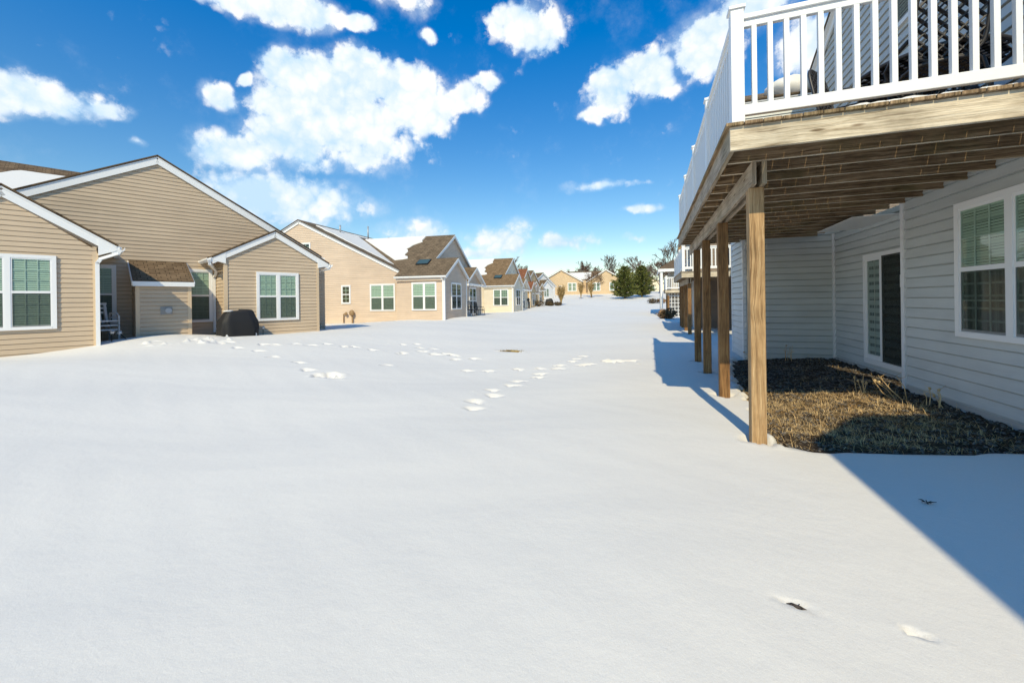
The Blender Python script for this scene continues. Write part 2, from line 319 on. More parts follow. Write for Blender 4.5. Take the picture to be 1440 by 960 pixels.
def soil_mat():
    m_ = mat('dark_mulch', .95, (.05, .04, .03), .1); t = NT(m_); p = t.n('ShaderNodeTexCoord').outputs['Object']
    a = t.noise(p, 28, 5, .75); b = t.noise(p, 2.2, 4, .6)
    c1 = t.ramp(a.outputs[0], [(.35, (.012, .009, .008)), (.55, (.055, .042, .032)), (.74, (.24, .19, .145))])
    c2 = t.ramp(a.outputs[0], [(.3, (.05, .037, .02)), (.55, (.20, .145, .075)), (.75, (.50, .38, .2))])
    t.base(t.mix(t.ramp(b.outputs[0], [(.5, (0,)*3), (.7, (.4,)*3)]), c1, c2)); t.bump(a.outputs[0], .9, .03); return m_
M['soil'] = soil_mat()

# ------------------------------------------------------------------ terrain
def ss(a, b, x): t = np.clip((x-a)/(b-a), 0, 1); return t*t*(3-2*t)
A_O = np.array([-12.91, 6.15]); A_ANG = R(66.0); uA = np.array([math.cos(A_ANG), math.sin(A_ANG)]); bA = np.array([-uA[1], uA[0]])
def Aw(u, y): p = A_O+uA*u+bA*y; return p[0], p[1]
def terr(X, Y):
    X = np.asarray(X, float); Y = np.asarray(Y, float)
    z = .44*ss(-4.2, -11, X)*(1-ss(48, 66, Y)) - .2*ss(-12, -18, X)*ss(11, 17, Y)*(1-ss(40, 60, Y))
    z = z + np.interp(Y, [40, 48, 58, 66, 72, 80, 92, 110, 140], [0, .12, .5, 1.1, 1.5, 1.95, 2.9, 3.3, 3.5])
    mx_, my_ = Aw(1.3, .7); z = z + .24*np.exp(-((X-mx_)**2+(Y-my_)**2)/(2*1.15**2))
    mx_, my_ = Aw(-1.2, -.4); z = z - .06*np.exp(-((X-mx_)**2+(Y-my_)**2)/(2*.8**2))
    z = z + .14*ss(1.4, 3.6, X)*ss(1.5, 4.4, Y)*(1-ss(12, 16, Y))
    z = z + .12*np.exp(-(((X+10.2)/1.3)**2+((Y-22.3)/1.3)**2))
    z = z - .07*np.exp(-((X+3.6)/2.2)**2)*ss(5, 9, Y)*(1-ss(22, 34, Y))
    w = .03*np.sin(X*.83+Y*.31+1)*np.sin(Y*.61-X*.17)+.02*np.sin(X*1.9-Y*.9+.5)*np.sin(Y*1.3+X*.6+2)+.05*np.sin(X*.23+.4)*np.sin(Y*.21+1.2)
    return z + w*(1-ss(60, 90, Y))*ss(2.2, 0, X)
XE = lambda Y: np.interp(Y, [4.5, 4.75, 5.1, 6.2, 7.2, 9, 10.5, 11], [1.34, 1.26, 1.16, 1.30, 1.36, 1.5, 1.77, 1.9])
YE = lambda X: 4.72+.03*(X-1.3)+.025*np.sin(X*7)
def bedmask(X, Y):
    w = .035*np.sin(Y*9+X*3)+.03*np.sin(Y*21)
    return ss(-.05, .05, X-XE(Y)+w)*ss(-.05, .04, Y-YE(X))*ss(11.35, 11.2, Y)
FP = [(-2.4,5.26),(-2.54,5.63),(-2.58,6.48),(-2.41,6.1),(-2.41,7.05),(-2.48,7.53),(-2.19,8.05),(-2.25,8.4),(-2.4,8.96),(-1.98,9.01),(-2.04,9.37),(-1.84,9.97),(-1.82,10.44),(-1.73,11.0),(-1.53,9.41),(-1.37,9.54),(-.97,10.09),(-.79,10.17),(-.51,10.3),(-.88,9.95),(-2.87,8.78),(-3.42,8.36),(-3.87,8.24),(-4.51,9.98),(-4.94,9.72),(-5.53,10.28),(-5.24,10.19),(-5.68,10.0),(-6.2,10.79),(-6.18,10.13),(-6.62,10.68),(-7.06,11.23),(-7.36,10.91),(-6.45,9.56),(-10.87,7.63),(-10.84,7.85),(-9.92,7.45),(-9.19,7.45),(-8.34,7.12),(-7.43,7.02),(-6.72,6.54),(-6.1,6.26),(-6.03,6.47),(-5.85,6.3),(-9.86,8.16),(-9.6,8.24),(-8.83,8.72),(-8.7,9.18),(-8.14,9.24),(-7.98,9.41),(-5.76,7.89),(-7.33,9.41),(-6.43,9.43),(-9.33,8.65)]
def axis(segs):
    o = []
    for a, b, st in segs: o.append(np.arange(a, b, st))
    return np.unique(np.round(np.concatenate(o), 4))
def grow(a, b, n): return a*(b/a)**(np.arange(n+1)/n)
xs = axis([(-12.5, 1, .05), (1, 1.3, .02), (1.3, 4.2, .05), (-24, -12.5, .3), (4.2, 12, .3)])
xs = np.concatenate([-24-grow(.5, 1400, 26)[::-1], xs, 12+grow(.5, 1400, 26)])
ys = axis([(.6, 2.1, .06), (2.1, 2.4, .02), (2.4, 5, .06), (5, 12.2, .045), (12.2, 26, .15), (26, 120, .6), (-6, .6, .3)])
ys = np.concatenate([-6-grow(.5, 200, 12)[::-1], ys, 120+grow(1, 1800, 30)])
GX, GY = np.meshgrid(xs, ys); GZ = terr(GX, GY)
GZ = GZ + .003*np.sin(GX*5.1+np.sin(GY*3.3)*2)*np.sin(GY*6.3+GX)*ss(2.2, .5, GX)*(1-ss(12, 26, GY))
bm_ = bedmask(GX, GY); GZ = GZ - .11*bm_*ss(4.1, 3.9, GX) + .02*np.exp(-((GX-XE(GY))/.09)**2)*ss(-.1, .1, GY-4.7)*(1-bm_)
def dent(cx, cy, a, b, ang, dep, seed=0, rim=.16):
    i0, i1 = np.searchsorted(xs, [cx-.6, cx+.6]); j0, j1 = np.searchsorted(ys, [cy-.6, cy+.6])
    X = GX[j0:j1, i0:i1]-cx; Y = GY[j0:j1, i0:i1]-cy
    u = (X*math.cos(ang)+Y*math.sin(ang))/a; v = (-X*math.sin(ang)+Y*math.cos(ang))/b
    th = np.arctan2(v, u); r = np.sqrt(u*u+v*v)/(1+.2*np.sin(3*th+seed)+.12*np.sin(7*th+seed*2))
    GZ[j0:j1, i0:i1] += -dep*ss(1.12, .72, r) + dep*rim*np.exp(-((r-1.3)/.22)**2)*(.6+.6*np.sin(5*th+seed*3))
for i, (x, y) in enumerate(FP):
    d = math.hypot(x, y); big_ = i in (16, 17, 18, 19, 26, 27, 34, 35, 42, 41, 43, 44, 45)
    dent(x, y, .155*(1.3 if big_ else .9)*random.uniform(.85, 1.1), .085*(1.3 if big_ else 1)*random.uniform(.9, 1.2), random.uniform(-.5, .6), random.uniform(.055, .085)*(1.2 if big_ else 1), i*1.7)
for y_ in (4.87, 6.93, 8.88, 10.57): dent(1.05, y_, .15, .14, .3, .05, y_, .1)
dent(1.08, 2.25, .055, .022, -.25, .025, 1, .2); dent(.64, 2.25, .06, .02, -.35, .02, 2, .3); dent(.9, 2.74, .03, .012, 0, .01, 3); dent(1.71, 3.13, .05, .015, -.1, .012, 5); dent(-4.0, 11.42, .40, .16, .05, .05, 4, .1)
for i in range(40):   # dropped clumps and scuffs near the tan house
    x, y = Aw(random.gauss(1.9, .45), random.gauss(-.7, .35)); dent(x, y, random.uniform(.03, .12), random.uniform(.03, .07), random.uniform(0, 3), random.uniform(-.09, .05), i, .1)
for i in range(26):
    k = FP[random.randrange(len(FP))]; dent(k[0]+random.gauss(0, .25), k[1]+random.gauss(0, .22), .04, .03, 0, random.uniform(-.025, .02), i, .1)
ny, nx = GX.shape
me = bpy.data.meshes.new('snow_ground'); me.vertices.add(nx*ny); me.vertices.foreach_set('co', np.stack([GX, GY, GZ], -1).astype(np.float32).ravel())
idx = np.arange(nx*ny).reshape(ny, nx); q = np.stack([idx[:-1, :-1], idx[:-1, 1:], idx[1:, 1:], idx[1:, :-1]], -1).reshape(-1, 4)
me.loops.add(q.size); me.loops.foreach_set('vertex_index', q.astype(np.int32).ravel()); me.polygons.add(len(q))
me.polygons.foreach_set('loop_start', np.arange(0, q.size, 4, dtype=np.int32)); me.polygons.foreach_set('loop_total', np.full(len(q), 4, np.int32)); me.polygons.foreach_set('use_smooth', np.ones(len(q), bool))
me.materials.append(M['snow']); me.update(); me.validate()
go = bpy.data.objects.new('snow_ground', me); COL.objects.link(go); tag(go, 'snow covered common lawn with footprints between the houses', 'snow', kind='structure')
def tz(x, y): return float(terr(x, y))

# mulch bed under the deck
bx = np.arange(1.02, 4.02, .03); by = np.arange(4.6, 11.1, .03); BX, BY = np.meshgrid(bx, by)
hb = np.array([[mn.fractal(Vector((x*6, y*6, 0)), 1, 2, 4) for x in bx] for y in by])
BZ = terr(BX, BY)-.045+.035*hb - .25*(1-ss(.3, .7, bedmask(BX, BY)))
me = bpy.data.meshes.new('mulch_bed'); ny, nx = BX.shape; idx = np.arange(nx*ny).reshape(ny, nx)
q = np.stack([idx[:-1, :-1], idx[:-1, 1:], idx[1:, 1:], idx[1:, :-1]], -1).reshape(-1, 4)
me.from_pydata(np.stack([BX, BY, BZ], -1).reshape(-1, 3).tolist(), [], q.tolist()); me.materials.append(M['soil'])
bo = bpy.data.objects.new('mulch_bed', me); COL.objects.link(bo); tag(bo, 'bare dark mulch bed under the wooden deck', 'mulch bed', kind='structure')
def bedz(x, y): return float(BZ[min(max(int((y-4.6)/.03), 0), ny-1), min(max(int((x-1.02)/.03), 0), nx-1)])
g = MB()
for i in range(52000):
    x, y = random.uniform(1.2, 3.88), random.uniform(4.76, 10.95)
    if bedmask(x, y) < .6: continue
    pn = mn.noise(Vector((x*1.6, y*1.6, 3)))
    sun_core = max(0, 1-((x-2.1)/1.25)**4)*max(0, 1-((y-6.25)/1.5)**4)
    if random.random() > (.02+max(0, pn)*.22) + sun_core*(.85+pn*1.1): continue  # sun patch put into the straw density: packed where lit, thin in shade
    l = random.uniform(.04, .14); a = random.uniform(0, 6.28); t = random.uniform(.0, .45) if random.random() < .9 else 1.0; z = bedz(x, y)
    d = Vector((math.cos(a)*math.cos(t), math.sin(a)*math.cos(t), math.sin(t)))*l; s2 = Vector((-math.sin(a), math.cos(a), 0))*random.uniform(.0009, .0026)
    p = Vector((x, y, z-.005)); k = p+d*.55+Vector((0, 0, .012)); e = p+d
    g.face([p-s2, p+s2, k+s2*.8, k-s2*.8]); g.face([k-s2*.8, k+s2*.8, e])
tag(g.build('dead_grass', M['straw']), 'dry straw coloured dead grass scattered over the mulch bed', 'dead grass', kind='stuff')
g = MB()
for i in range(6000):
    x, y = random.uniform(1.2, 3.88), random.uniform(4.76, 10.95)
    if bedmask(x, y) < .6: continue
    z = bedz(x, y); r = random.uniform(.006, .018); g.blob((x, y, z+r*.3), (r*1.4, r, r*.7), 5, 3, .5, i)
tag(g.build('gravel', leafy('grey_stone_chips', (.035, .033, .03), (.22, .2, .18), .9, 40)), 'small grey stone chips lying in the mulch bed', 'gravel', kind='stuff')

# ------------------------------------------------------------------ building kit
def clip(poly, z, keep_above):
    out = []
    for i in range(len(poly)):
        a, b = poly[i], poly[(i+1) % len(poly)]; ia = (a[1] >= z) == keep_above or a[1] == z; ib = (b[1] >= z) == keep_above or b[1] == z
        if ia: out.append(a)
        if ia != ib:
            t = (z-a[1])/(b[1]-a[1]); out.append((a[0]+(b[0]-a[0])*t, z))
    return out
def lap_wall(parent, p0, p1, poly, mt, course=.115, name='wall', t=.016, thick=.08, groove=.008):
    """clapboard wall from p0 towards p1 (outside is on the right of that direction); poly = convex (s, z)"""
    p0 = Vector((*p0, 0)); d = (Vector((*p1, 0))-p0).normalized(); n = Vector((d.y, -d.x, 0)); b = MB()
    P = lambda s, z, o: p0+d*s+n*o+Vector((0, 0, z))
    zs = [z for _, z in poly]; z0 = min(zs); k = 0
    while z0+k*course < max(zs)-1e-4:
        za, zb = z0+k*course, z0+(k+1)*course; q = clip(clip(poly, za, True), zb, False); k += 1
        q = [v for i, v in enumerate(q) if abs(v[0]-q[i-1][0])+abs(v[1]-q[i-1][1]) > 1e-5]
        if len(q) < 3: continue
        zk = za+course*.86
        for part, fn in ((clip(q, zk, False), lambda z: t*(1-.72*(z-za)/(course*.86))), (clip(q, zk, True), lambda z: t*.28-(t*.28+groove)*(z-zk)/(course*.14))):
            part = [v for i, v in enumerate(part) if abs(v[0]-part[i-1][0])+abs(v[1]-part[i-1][1]) > 1e-5]
            if len(part) > 2: b.face([P(s, z, fn(z)) for s, z in part])
        lo = sorted(s for s, z in q if abs(z-za) < 1e-4)
        if len(lo) >= 2: b.face([P(lo[0], za, -groove), P(lo[-1], za, -groove), P(lo[-1], za, t), P(lo[0], za, t)])
    b.face([P(s, z, -thick) for s, z in poly][::-1])
    for i in range(len(poly)):
        j = (i+1) % len(poly); b.face([P(*poly[i], -thick), P(*poly[j], -thick), P(*poly[j], -groove-.001), P(*poly[i], -groove-.001)])
    return b.build(name, mt, parent)
def wall_frame(p0, p1):
    p0 = Vector((*p0, 0)); d = (Vector((*p1, 0))-p0).normalized(); n = Vector((d.y, -d.x, 0))
    return lambda s, z, o: p0+d*s+n*o+Vector((0, 0, z))
def pbox(b, P, s0, s1, z0, z1, o0, o1):
    c = [P(s, z, o) for o in (o0, o1) for s, z in ((s0, z0), (s1, z0), (s1, z1), (s0, z1))]
    for f_ in ((4, 5, 6, 7), (3, 2, 1, 0), (0, 1, 5, 4), (1, 2, 6, 5), (2, 3, 7, 6), (3, 0, 4, 7)): b.face([c[i] for i in f_])
def window(parent, p0, p1, s0, z0, w, h, panes=2, grid=(3, 3), cas=.075, blinds=True, lower_grid=True, detail=2, screen=True, name='window', slat=.05, blind_mat='blind', low_blind=None):
    P = wall_frame(p0, p1); fr = MB(); s1, z1 = s0+w, z0+h
    pbox(fr, P, s0, s0+cas, z0, z1, .0, .055); pbox(fr, P, s1-cas, s1, z0, z1, .0, .055)
    pbox(fr, P, s0+cas, s1-cas, z1-cas, z1, .0, .055); pbox(fr, P, s0+cas, s1-cas, z0, z0+cas*.85, .0, .06)
    pw = (w-2*cas-(panes-1)*cas*1.2)/panes; zm = z0+h*.5; gl = MB(); bl = MB(); mu = MB(); sc = MB(); bk = MB()
    pbox(bk, P, s0+cas*.5, s1-cas*.5, z0+cas*.4, z1-cas*.5, .0, .017)
    for i in range(panes):
        a = s0+cas+i*(pw+cas*1.2); e = a+pw
        if i < panes-1: pbox(fr, P, e, e+cas*1.2, z0+cas*.85, z1-cas, .0, .055)
        pbox(fr, P, a, e, zm-.025, zm+.03, .02, .05)
        for k in (a, e-.025): pbox(fr, P, k, k+.025, z0+cas*.85, z1-cas, .02, .046)
        pbox(fr, P, a+.025, e-.025, z1-cas-.03, z1-cas, .02, .046); pbox(fr, P, a+.025, e-.025, z0+cas*.85, z0+cas*.85+.035, .02, .046)
        gl.face([P(a+.01, z0+.05, .042), P(e-.01, z0+.05, .042), P(e-.01, z1-.06, .042), P(a+.01, z1-.06, .042)])
        if blinds:
            zb = z0+.09 if low_blind is None else low_blind; n = max(3, int((z1-cas-zb)/slat))
            for k in range(n):
                zz = z1-cas-.02-(k+.9)*(z1-cas-.02-zb)/n; hh = (z1-cas-.02-zb)/n
                bl.face([P(a+.03, zz, .030), P(e-.03, zz, .030), P(e-.03, zz+hh*.86, .022), P(a+.03, zz+hh*.86, .022)])
        gx, gz_ = grid; th = .009 if detail > 1 else .014
        if gx:
            for lo, hi in ((zm+.03, z1-cas-.03), (z0+cas*.85+.035, zm-.025))[:2 if lower_grid else 1]:
                for k in range(1, gx): x = a+.025+(e-a-.05)*k/gx; pbox(mu, P, x-th, x+th, lo, hi, .033, .0405)
                for k in range(1, gz_): z = lo+(hi-lo)*k/gz_; pbox(mu, P, a+.025, e-.025, z-th, z+th, .0335, .041)
        if screen: sc.face([P(a+.02, z0+.07, .047), P(e-.02, z0+.07, .047), P(e-.02, zm-.02, .047), P(a+.02, zm-.02, .047)])
    o = fr.build(name, M['trim'], parent); bk.build('dark_interior', M['dark'], o); gl.build('pane', M['glass'], o)
    if blinds: bl.build('blinds', M[blind_mat], o)
    if grid[0]: mu.build('muntin_grid', M['trim'], o)
    if screen: sc.build('insect_screen', M['screen'], o)
    return o
def corner(parent, x, y, z0, z1, mt, w=.1, name='corner_trim'):
    b = MB(); b.box((x-w/2, y-w/2, z0), (x+w/2, y+w/2, z1)); return b.build(name, mt, parent)
def roof(parent, polys, mt, t=.05, name='roof', soffit=True):
    b = MB(); s = MB()
    for p in polys:
        b.slab(p, t)
        pts = [V(a) for a in p]; n = (pts[1]-pts[0]).cross(pts[2]-pts[1]).normalized(); n = n if n.z > 0 else -n
        c = sum(pts, Vector())/len(pts)
        s.slab([c+(a-c)*.996-n*(t+.003) for a in pts], .03)
    o = b.build(name, mt, parent)
    if soffit: s.build('soffit', M['trim'], o)
    return o
def boards(parent, segs, w, h, mt, name):
    b = MB()
    for p, q_ in segs: b.bar(p, q_, w, h)
    return b.build(name, mt, parent)
def gutter(parent, p, q_, name='gutter'):
    p, q_ = V(p), V(q_); d = (q_-p).normalized(); n = Vector((d.y, -d.x, 0)); b = MB()
    prof = [(0, .05), (0, -.07), (.07, -.07), (.11, -.02), (.11, .03), (.1, .03), (.095, -.01), (.06, -.055), (.015, -.055), (.015, .05)]
    A = [p+n*a+Vector((0, 0, z)) for a, z in prof]; B = [q_+n*a+Vector((0, 0, z)) for a, z in prof]
    for i in range(len(prof)):
        j = (i+1) % len(prof); b.face([A[i], A[j], B[j], B[i]])
    b.face(A); b.face(B[::-1]); return b.build(name, M['trim'], parent)
def downspout(parent, pts, w=.075, mt='trim'):
    b = MB()
    for p, q_ in zip(pts, pts[1:]):
        p, q_ = V(p), V(q_); d = (q_-p).normalized()*.02; b.bar(p-d, q_+d, w, w*.8, (0, 1, 0) if abs((q_-p).normalized().z) > .7 else (0, 0, 1))
    return b.build('downspout', M[mt], parent)
def snow_patch(parent, z_fn, outline, t=.07, n=3, seed=0, inner=None):
    """irregular snow sheet on a roof plane; outline in local x, y; z_fn(x, y) is the roof surface"""
    pts = []
    for i in range(len(outline)):
        a, b_ = outline[i], outline[(i+1) % len(outline)]; ln = math.hypot(b_[0]-a[0], b_[1]-a[1]); k = max(1, int(ln/.25)); rough = a[2] if len(a) > 2 else 0
        for j in range(k):
            s = j/k; w = rough*mn.fractal(Vector((i*3.3+j*.45, seed, 0)), 1, 2, 4); nx_, ny_ = -(b_[1]-a[1])/ln, (b_[0]-a[0])/ln
            pts.append((a[0]+(b_[0]-a[0])*s+nx_*w, a[1]+(b_[1]-a[1])*s+ny_*w))
    b = MB(); cx, cy = sum(p[0] for p in pts)/len(pts), sum(p[1] for p in pts)/len(pts)
    top = [Vector((cx+(x-cx)*.985, cy+(y-cy)*.985, z_fn(x, y)+t)) for x, y in pts]; bot = [Vector((x, y, z_fn(x, y)-.02)) for x, y in pts]
    b.face(top)
    for i in range(len(pts)): j = (i+1) % len(pts); b.face([bot[i], bot[j], top[j], top[i]])
    return b.build('roof_snow', M['snow'], parent)

# ------------------------------------------------------------------ near tan house on the left
A = empty('tan_house', (A_O[0], A_O[1], 0), A_ANG, label='tan house with two gabled wings and a covered grill, nearest on the left', cat='house')
zb = .1
# left wing, front plane y=0
lap_wall(A, (-3.05, 0), (0, 0), [(0, zb), (3.05, zb), (3.05, 2.86), (1.59, 3.95), (0, 2.86)], M['sidA'])
lap_wall(A, (0, 0), (0, 2.2), [(0, zb), (2.2, zb), (2.2, 2.95), (0, 2.95)], M['sidA'])
corner(A, -.03, .02, zb, 2.8, M['postA']); 
lw = .58
def gable_roof_y(par, xc, half, zr, slope, y0, y1, mt, rake=.2, gut=(True, True), snowy=False, yw=None):
    """gable roof whose ridge runs along local y; returns roof object"""
    zl = zr-slope*half
    o = roof(par, [[(xc-half, y0, zl), (xc, y0, zr), (xc, y1, zr), (xc-half, y1, zl)], [(xc, y0, zr), (xc+half, y0, zl), (xc+half, y1, zl), (xc, y1, zr)]], mt)
    dz = -.05-rake*.5
    segs = []; yb = (y0+.012) if yw is None else yw-.045
    for sgn in (-1, 1): segs.append(((xc, yb, zr+dz), (xc+sgn*half, yb, zl+dz)))
    boards(o, segs, .03, rake, M['trim'], 'rake_board')
    if gut[0]: gutter(o, (xc-half+.0, y1, zl-.09), (xc-half, y0, zl-.09))
    if gut[1]: gutter(o, (xc+half, y0, zl-.09), (xc+half, y1, zl-.09))
    return o
r1 = gable_roof_y(A, -1.46, 1.85, 4.22, .645, -.085, 2.3, M['roofA'], .22, (False, True), yw=0)
b = MB(); P = wall_frame((-3, -.0), (0, 0))
for x0, x1 in ((0.0, .42),):   # boxed eave return
    b.face([(0.02, -.07, 2.74), (.39, -.07, 2.9), (.39, -.07, 3.0), (0.02, -.07, 3.24)]); b.face([(0.02, -.07, 2.74), (.02, 0, 2.74), (.39, 0, 2.9), (.39, -.07, 2.9)]); b.face([(.39, -.07, 2.9), (.39, 0, 2.9), (.39, 0, 3.0), (.39, -.07, 3.0)]); b.face([(0.02, -.07, 3.24), (.02, 0, 3.24), (.02, 0, 2.74), (.02, -.07, 2.74)])
b.build('eave_return', M['trim'], A)
downspout(A, [(.40, -.22, 2.88), (.36, -.2, 2.80), (0.06, -.06, 2.66), (0.0, -.06, 2.55), (0.0, -.06, .5)])
window(A, (-3.05, 0), (0, 0), .93, .98, 1.45, 1.70, 2, (3, 3))
# main gable, plane y=2.2
mzr, msl, mxc = 6.0, .565, 1.38
lap_wall(A, (-3.2, 2.2), (6.4, 2.2), [(0, zb), (9.6, zb), (9.6, 3.2), (4.58, mzr-.08), (0, 3.4)], M['sidA'])
r2 = gable_roof_y(A, mxc, 4.9, mzr+.12, msl, 2.115, 9.5, M['roofA'], .22, (False, True), yw=2.2)
# rear body with ridge parallel to the front
rz = 6.9; 
rr = roof(A, [[(-12, 5.0, 4.6), (1.4, 5.0, 4.6), (1.4, 9.6, rz), (-12, 9.6, rz)], [(-12, 9.6, rz), (1.4, 9.6, rz), (1.4, 14.2, 4.6), (-12, 14.2, 4.6)]], M['roofA'])
zr_fn = lambda x, y: 4.6+(y-5)*(rz-4.6)/4.6
snow_patch(rr, zr_fn, [(-11.5, 5.2), (-.1, 5.2), (-.1, 8.6, .12), (-1.6, 8.5, .15), (-2.2, 7.6, .2), (-3.4, 7.3, .25), (-3.6, 8.3, .2), (-5.1, 8.3, .2), (-6.0, 7.2, .2), (-7.6, 7.4, .1), (-11.5, 8.4)], .05, seed=3)
lap_wall(A, (6.4, 2.2), (6.4, 9.4), [(0, zb), (7.2, zb), (7.2, 3.2), (0, 3.2)], M['sidA'])
# tall narrow windows of the recess
window(A, (0, 2.2), (6, 2.2), -.28, .98, .72, 1.7, 1, (3, 3)); window(A, (0, 2.2), (6, 2.2), 2.05, .93, .68, 1.72, 1, (3, 3))
# little lean-to closet, front y=1.0
lap_wall(A, (.78, 1.0), (1.97, 1.0), [(0, zb), (1.19, zb), (1.19, 2.12), (0, 2.12)], M['sidA'])
lap_wall(A, (.78, 2.2), (.78, 1.0), [(0, zb), (1.2, zb), (1.2, 2.12), (0, 2.72)], M['sidA']); lap_wall(A, (1.97, 1.0), (1.97, 2.2), [(0, zb), (1.2, zb), (1.2, 2.72), (0, 2.12)], M['sidA'])
corner(A, .80, 1.02, zb, 2.1, M['postA'], .085); corner(A, 1.95, 1.02, zb, 2.1, M['postA'], .085)
r3 = roof(A, [[(.70, .92, 2.19), (2.05, .92, 2.19), (2.05, 2.2, 2.86), (.70, 2.2, 2.86)]], M['roofA'])
boards(r3, [((.70, .91, 2.10), (2.05, .91, 2.10))], .03, .13, M['trim'], 'fascia'); boards(r3, [((.695, .92, 2.10), (.695, 2.2, 2.77))], .03, .12, M['trim'], 'rake_board'); boards(r3, [((2.055, .92, 2.10), (2.055, 2.2, 2.77))], .03, .12, M['trim'], 'rake_board')
b = MB(); P = wall_frame((.78, 1.0), (1.97, 1.0)); pbox(b, P, .50, .76, 1.22, 1.45, .0, .03); vo = b.build('wall_vent', mat('dull_vent_plate', .6, (.30, .29, .27)), A)
b = MB(); b.tube([P(.67, 1.34, .03), P(.67, 1.34, .11)], .062, 14); b.tube([P(.67, 1.34, .11), P(.67, 1.34, .125)], .075, 14); b.build('vent_cap', M['metal'], vo)
# right gabled wing, plane y=1.0
x0, x1, xc = 2.83, 5.68, 4.27
lap_wall(A, (x0, 1.0), (x1, 1.0), [(0, zb), (x1-x0, zb), (x1-x0, 2.95), (xc-x0, 3.78), (0, 2.95)], M['sidA'])
lap_wall(A, (x0, 2.2), (x0, 1.0), [(0, zb), (1.2, zb), (1.2, 2.95), (0, 2.95)], M['sidA']); lap_wall(A, (x1, 1.0), (x1, 7), [(0, zb), (6, zb), (6, 2.95), (0, 2.95)], M['sidA'])
corner(A, x0+.02, 1.02, zb, 2.85, M['postA']); corner(A, x1-.02, 1.02, zb, 2.85, M['postA'], .08)
r4 = gable_roof_y(A, xc, 1.80, 4.0, .565, .915, 6.5, M['roofA'], .19, yw=1.0)
for sg, xa, xb in ((-1, x0+.02, xc-1.74), (1, x1-.02, xc+1.74)):
    zz = 2.78; b = MB()
    b.face([(xa, .93, zz), (xb, .93, zz+.08), (xb, .93, zz+.17), (xa, .93, zz+.42)]); b.face([(xa, .93, zz), (xa, 1.0, zz), (xb, 1.0, zz+.08), (xb, .93, zz+.08)]); b.face([(xa, .93, zz), (xa, .93, zz+.42), (xa, 1, zz+.42), (xa, 1, zz)])
    b.build('eave_return', M['trim'], A)
downspout(A, [(xc-1.87, .84, 2.86), (xc-1.84, .9, 2.74), (xc-1.55, 1.6, 2.6), (xc-1.5, 1.85, 2.5), (xc-1.5, 2.12, 2.4), (xc-1.5, 2.12, .6)], .07)
downspout(A, [(xc+1.86, .95, 2.86), (xc+1.8, 1.0, 2.76), (xc+1.5, 1.35, 2.66)], .06)
window(A, (x0, 1.0), (x1, 1.0), .86, .93, 1.30, 1.63, 2, (3, 3))

def thing_at(name, u, y, dz=0, rz=0, **k):
    x, yy = Aw(u, y); return empty(name, (x, yy, tz(x, yy)+dz), A_ANG+rz, **k)
# covered grill
gr = thing_at('covered_grill', 3.05, .45, -.02, .1, label='black fabric covered barbecue grill beside the tan house window', cat='grill')
def cover(par, w, d, h, name='cover'):
    b = MB(); nu, nv = 40, 14; ring = []
    prof = [(0, .98), (.3, .97), (.55, 1.0), (.68, .98), (.74, .92), (.88, .78), (.97, .60), (1, .0)]
    b0 = len(b.v)
    for j in range(nv+1):
        t = j/nv; zf = np.interp(t, [0, .42, .55, .72, .82, 1], [0, .56, .70, .95, 1.0, 1.0]); sc = np.interp(t, [0, .2, .42, .5, .72, .82, 1], [.97, 1.0, .98, .93, .72, .62, .0])
        for i in range(nu):
            a = 2*math.pi*i/nu; sx = math.copysign(abs(math.cos(a))**.45, math.cos(a)); sy = math.copysign(abs(math.sin(a))**.45, math.sin(a))
            fold = 1+(.045*math.sin(a*9+t*3)+.03*math.sin(a*17+1+t*5)+.05*mn.noise(Vector((math.cos(a)*2.5, math.sin(a)*2.5, t*4))))*(1.1-t)
            b.v.append((sx*w/2*(sc if t < .5 else sc*.98+.02)*fold, sy*d/2*(sc*.9+.1 if t < .95 else sc)*fold, zf*h*(1+.05*math.cos(a)*t)))
    for j in range(nv):
        for i in range(nu):
            b.f.append((j*nu+i, j*nu+(i+1) % nu, (j+1)*nu+(i+1) % nu, (j+1)*nu+i)); b.uv.append([(0, 0)]*4); b.mi.append(0); b.sm.append(True)
    return b.build(name, M['black'], par)
cover(gr, 1.02, .62, .80)
b = MB()
for sx in (-.36, .36):
    b = MB(); b.tube([(sx, -.28, .05), (sx, -.22, .05)], .055, 12); b.build('wheel', M['plastic'], gr)
b = MB(); b.blob((-.30, -.1, .79), (.13, .09, .03), 10, 6, .4, 2); b.build('snow_cap', M['snow'], gr)
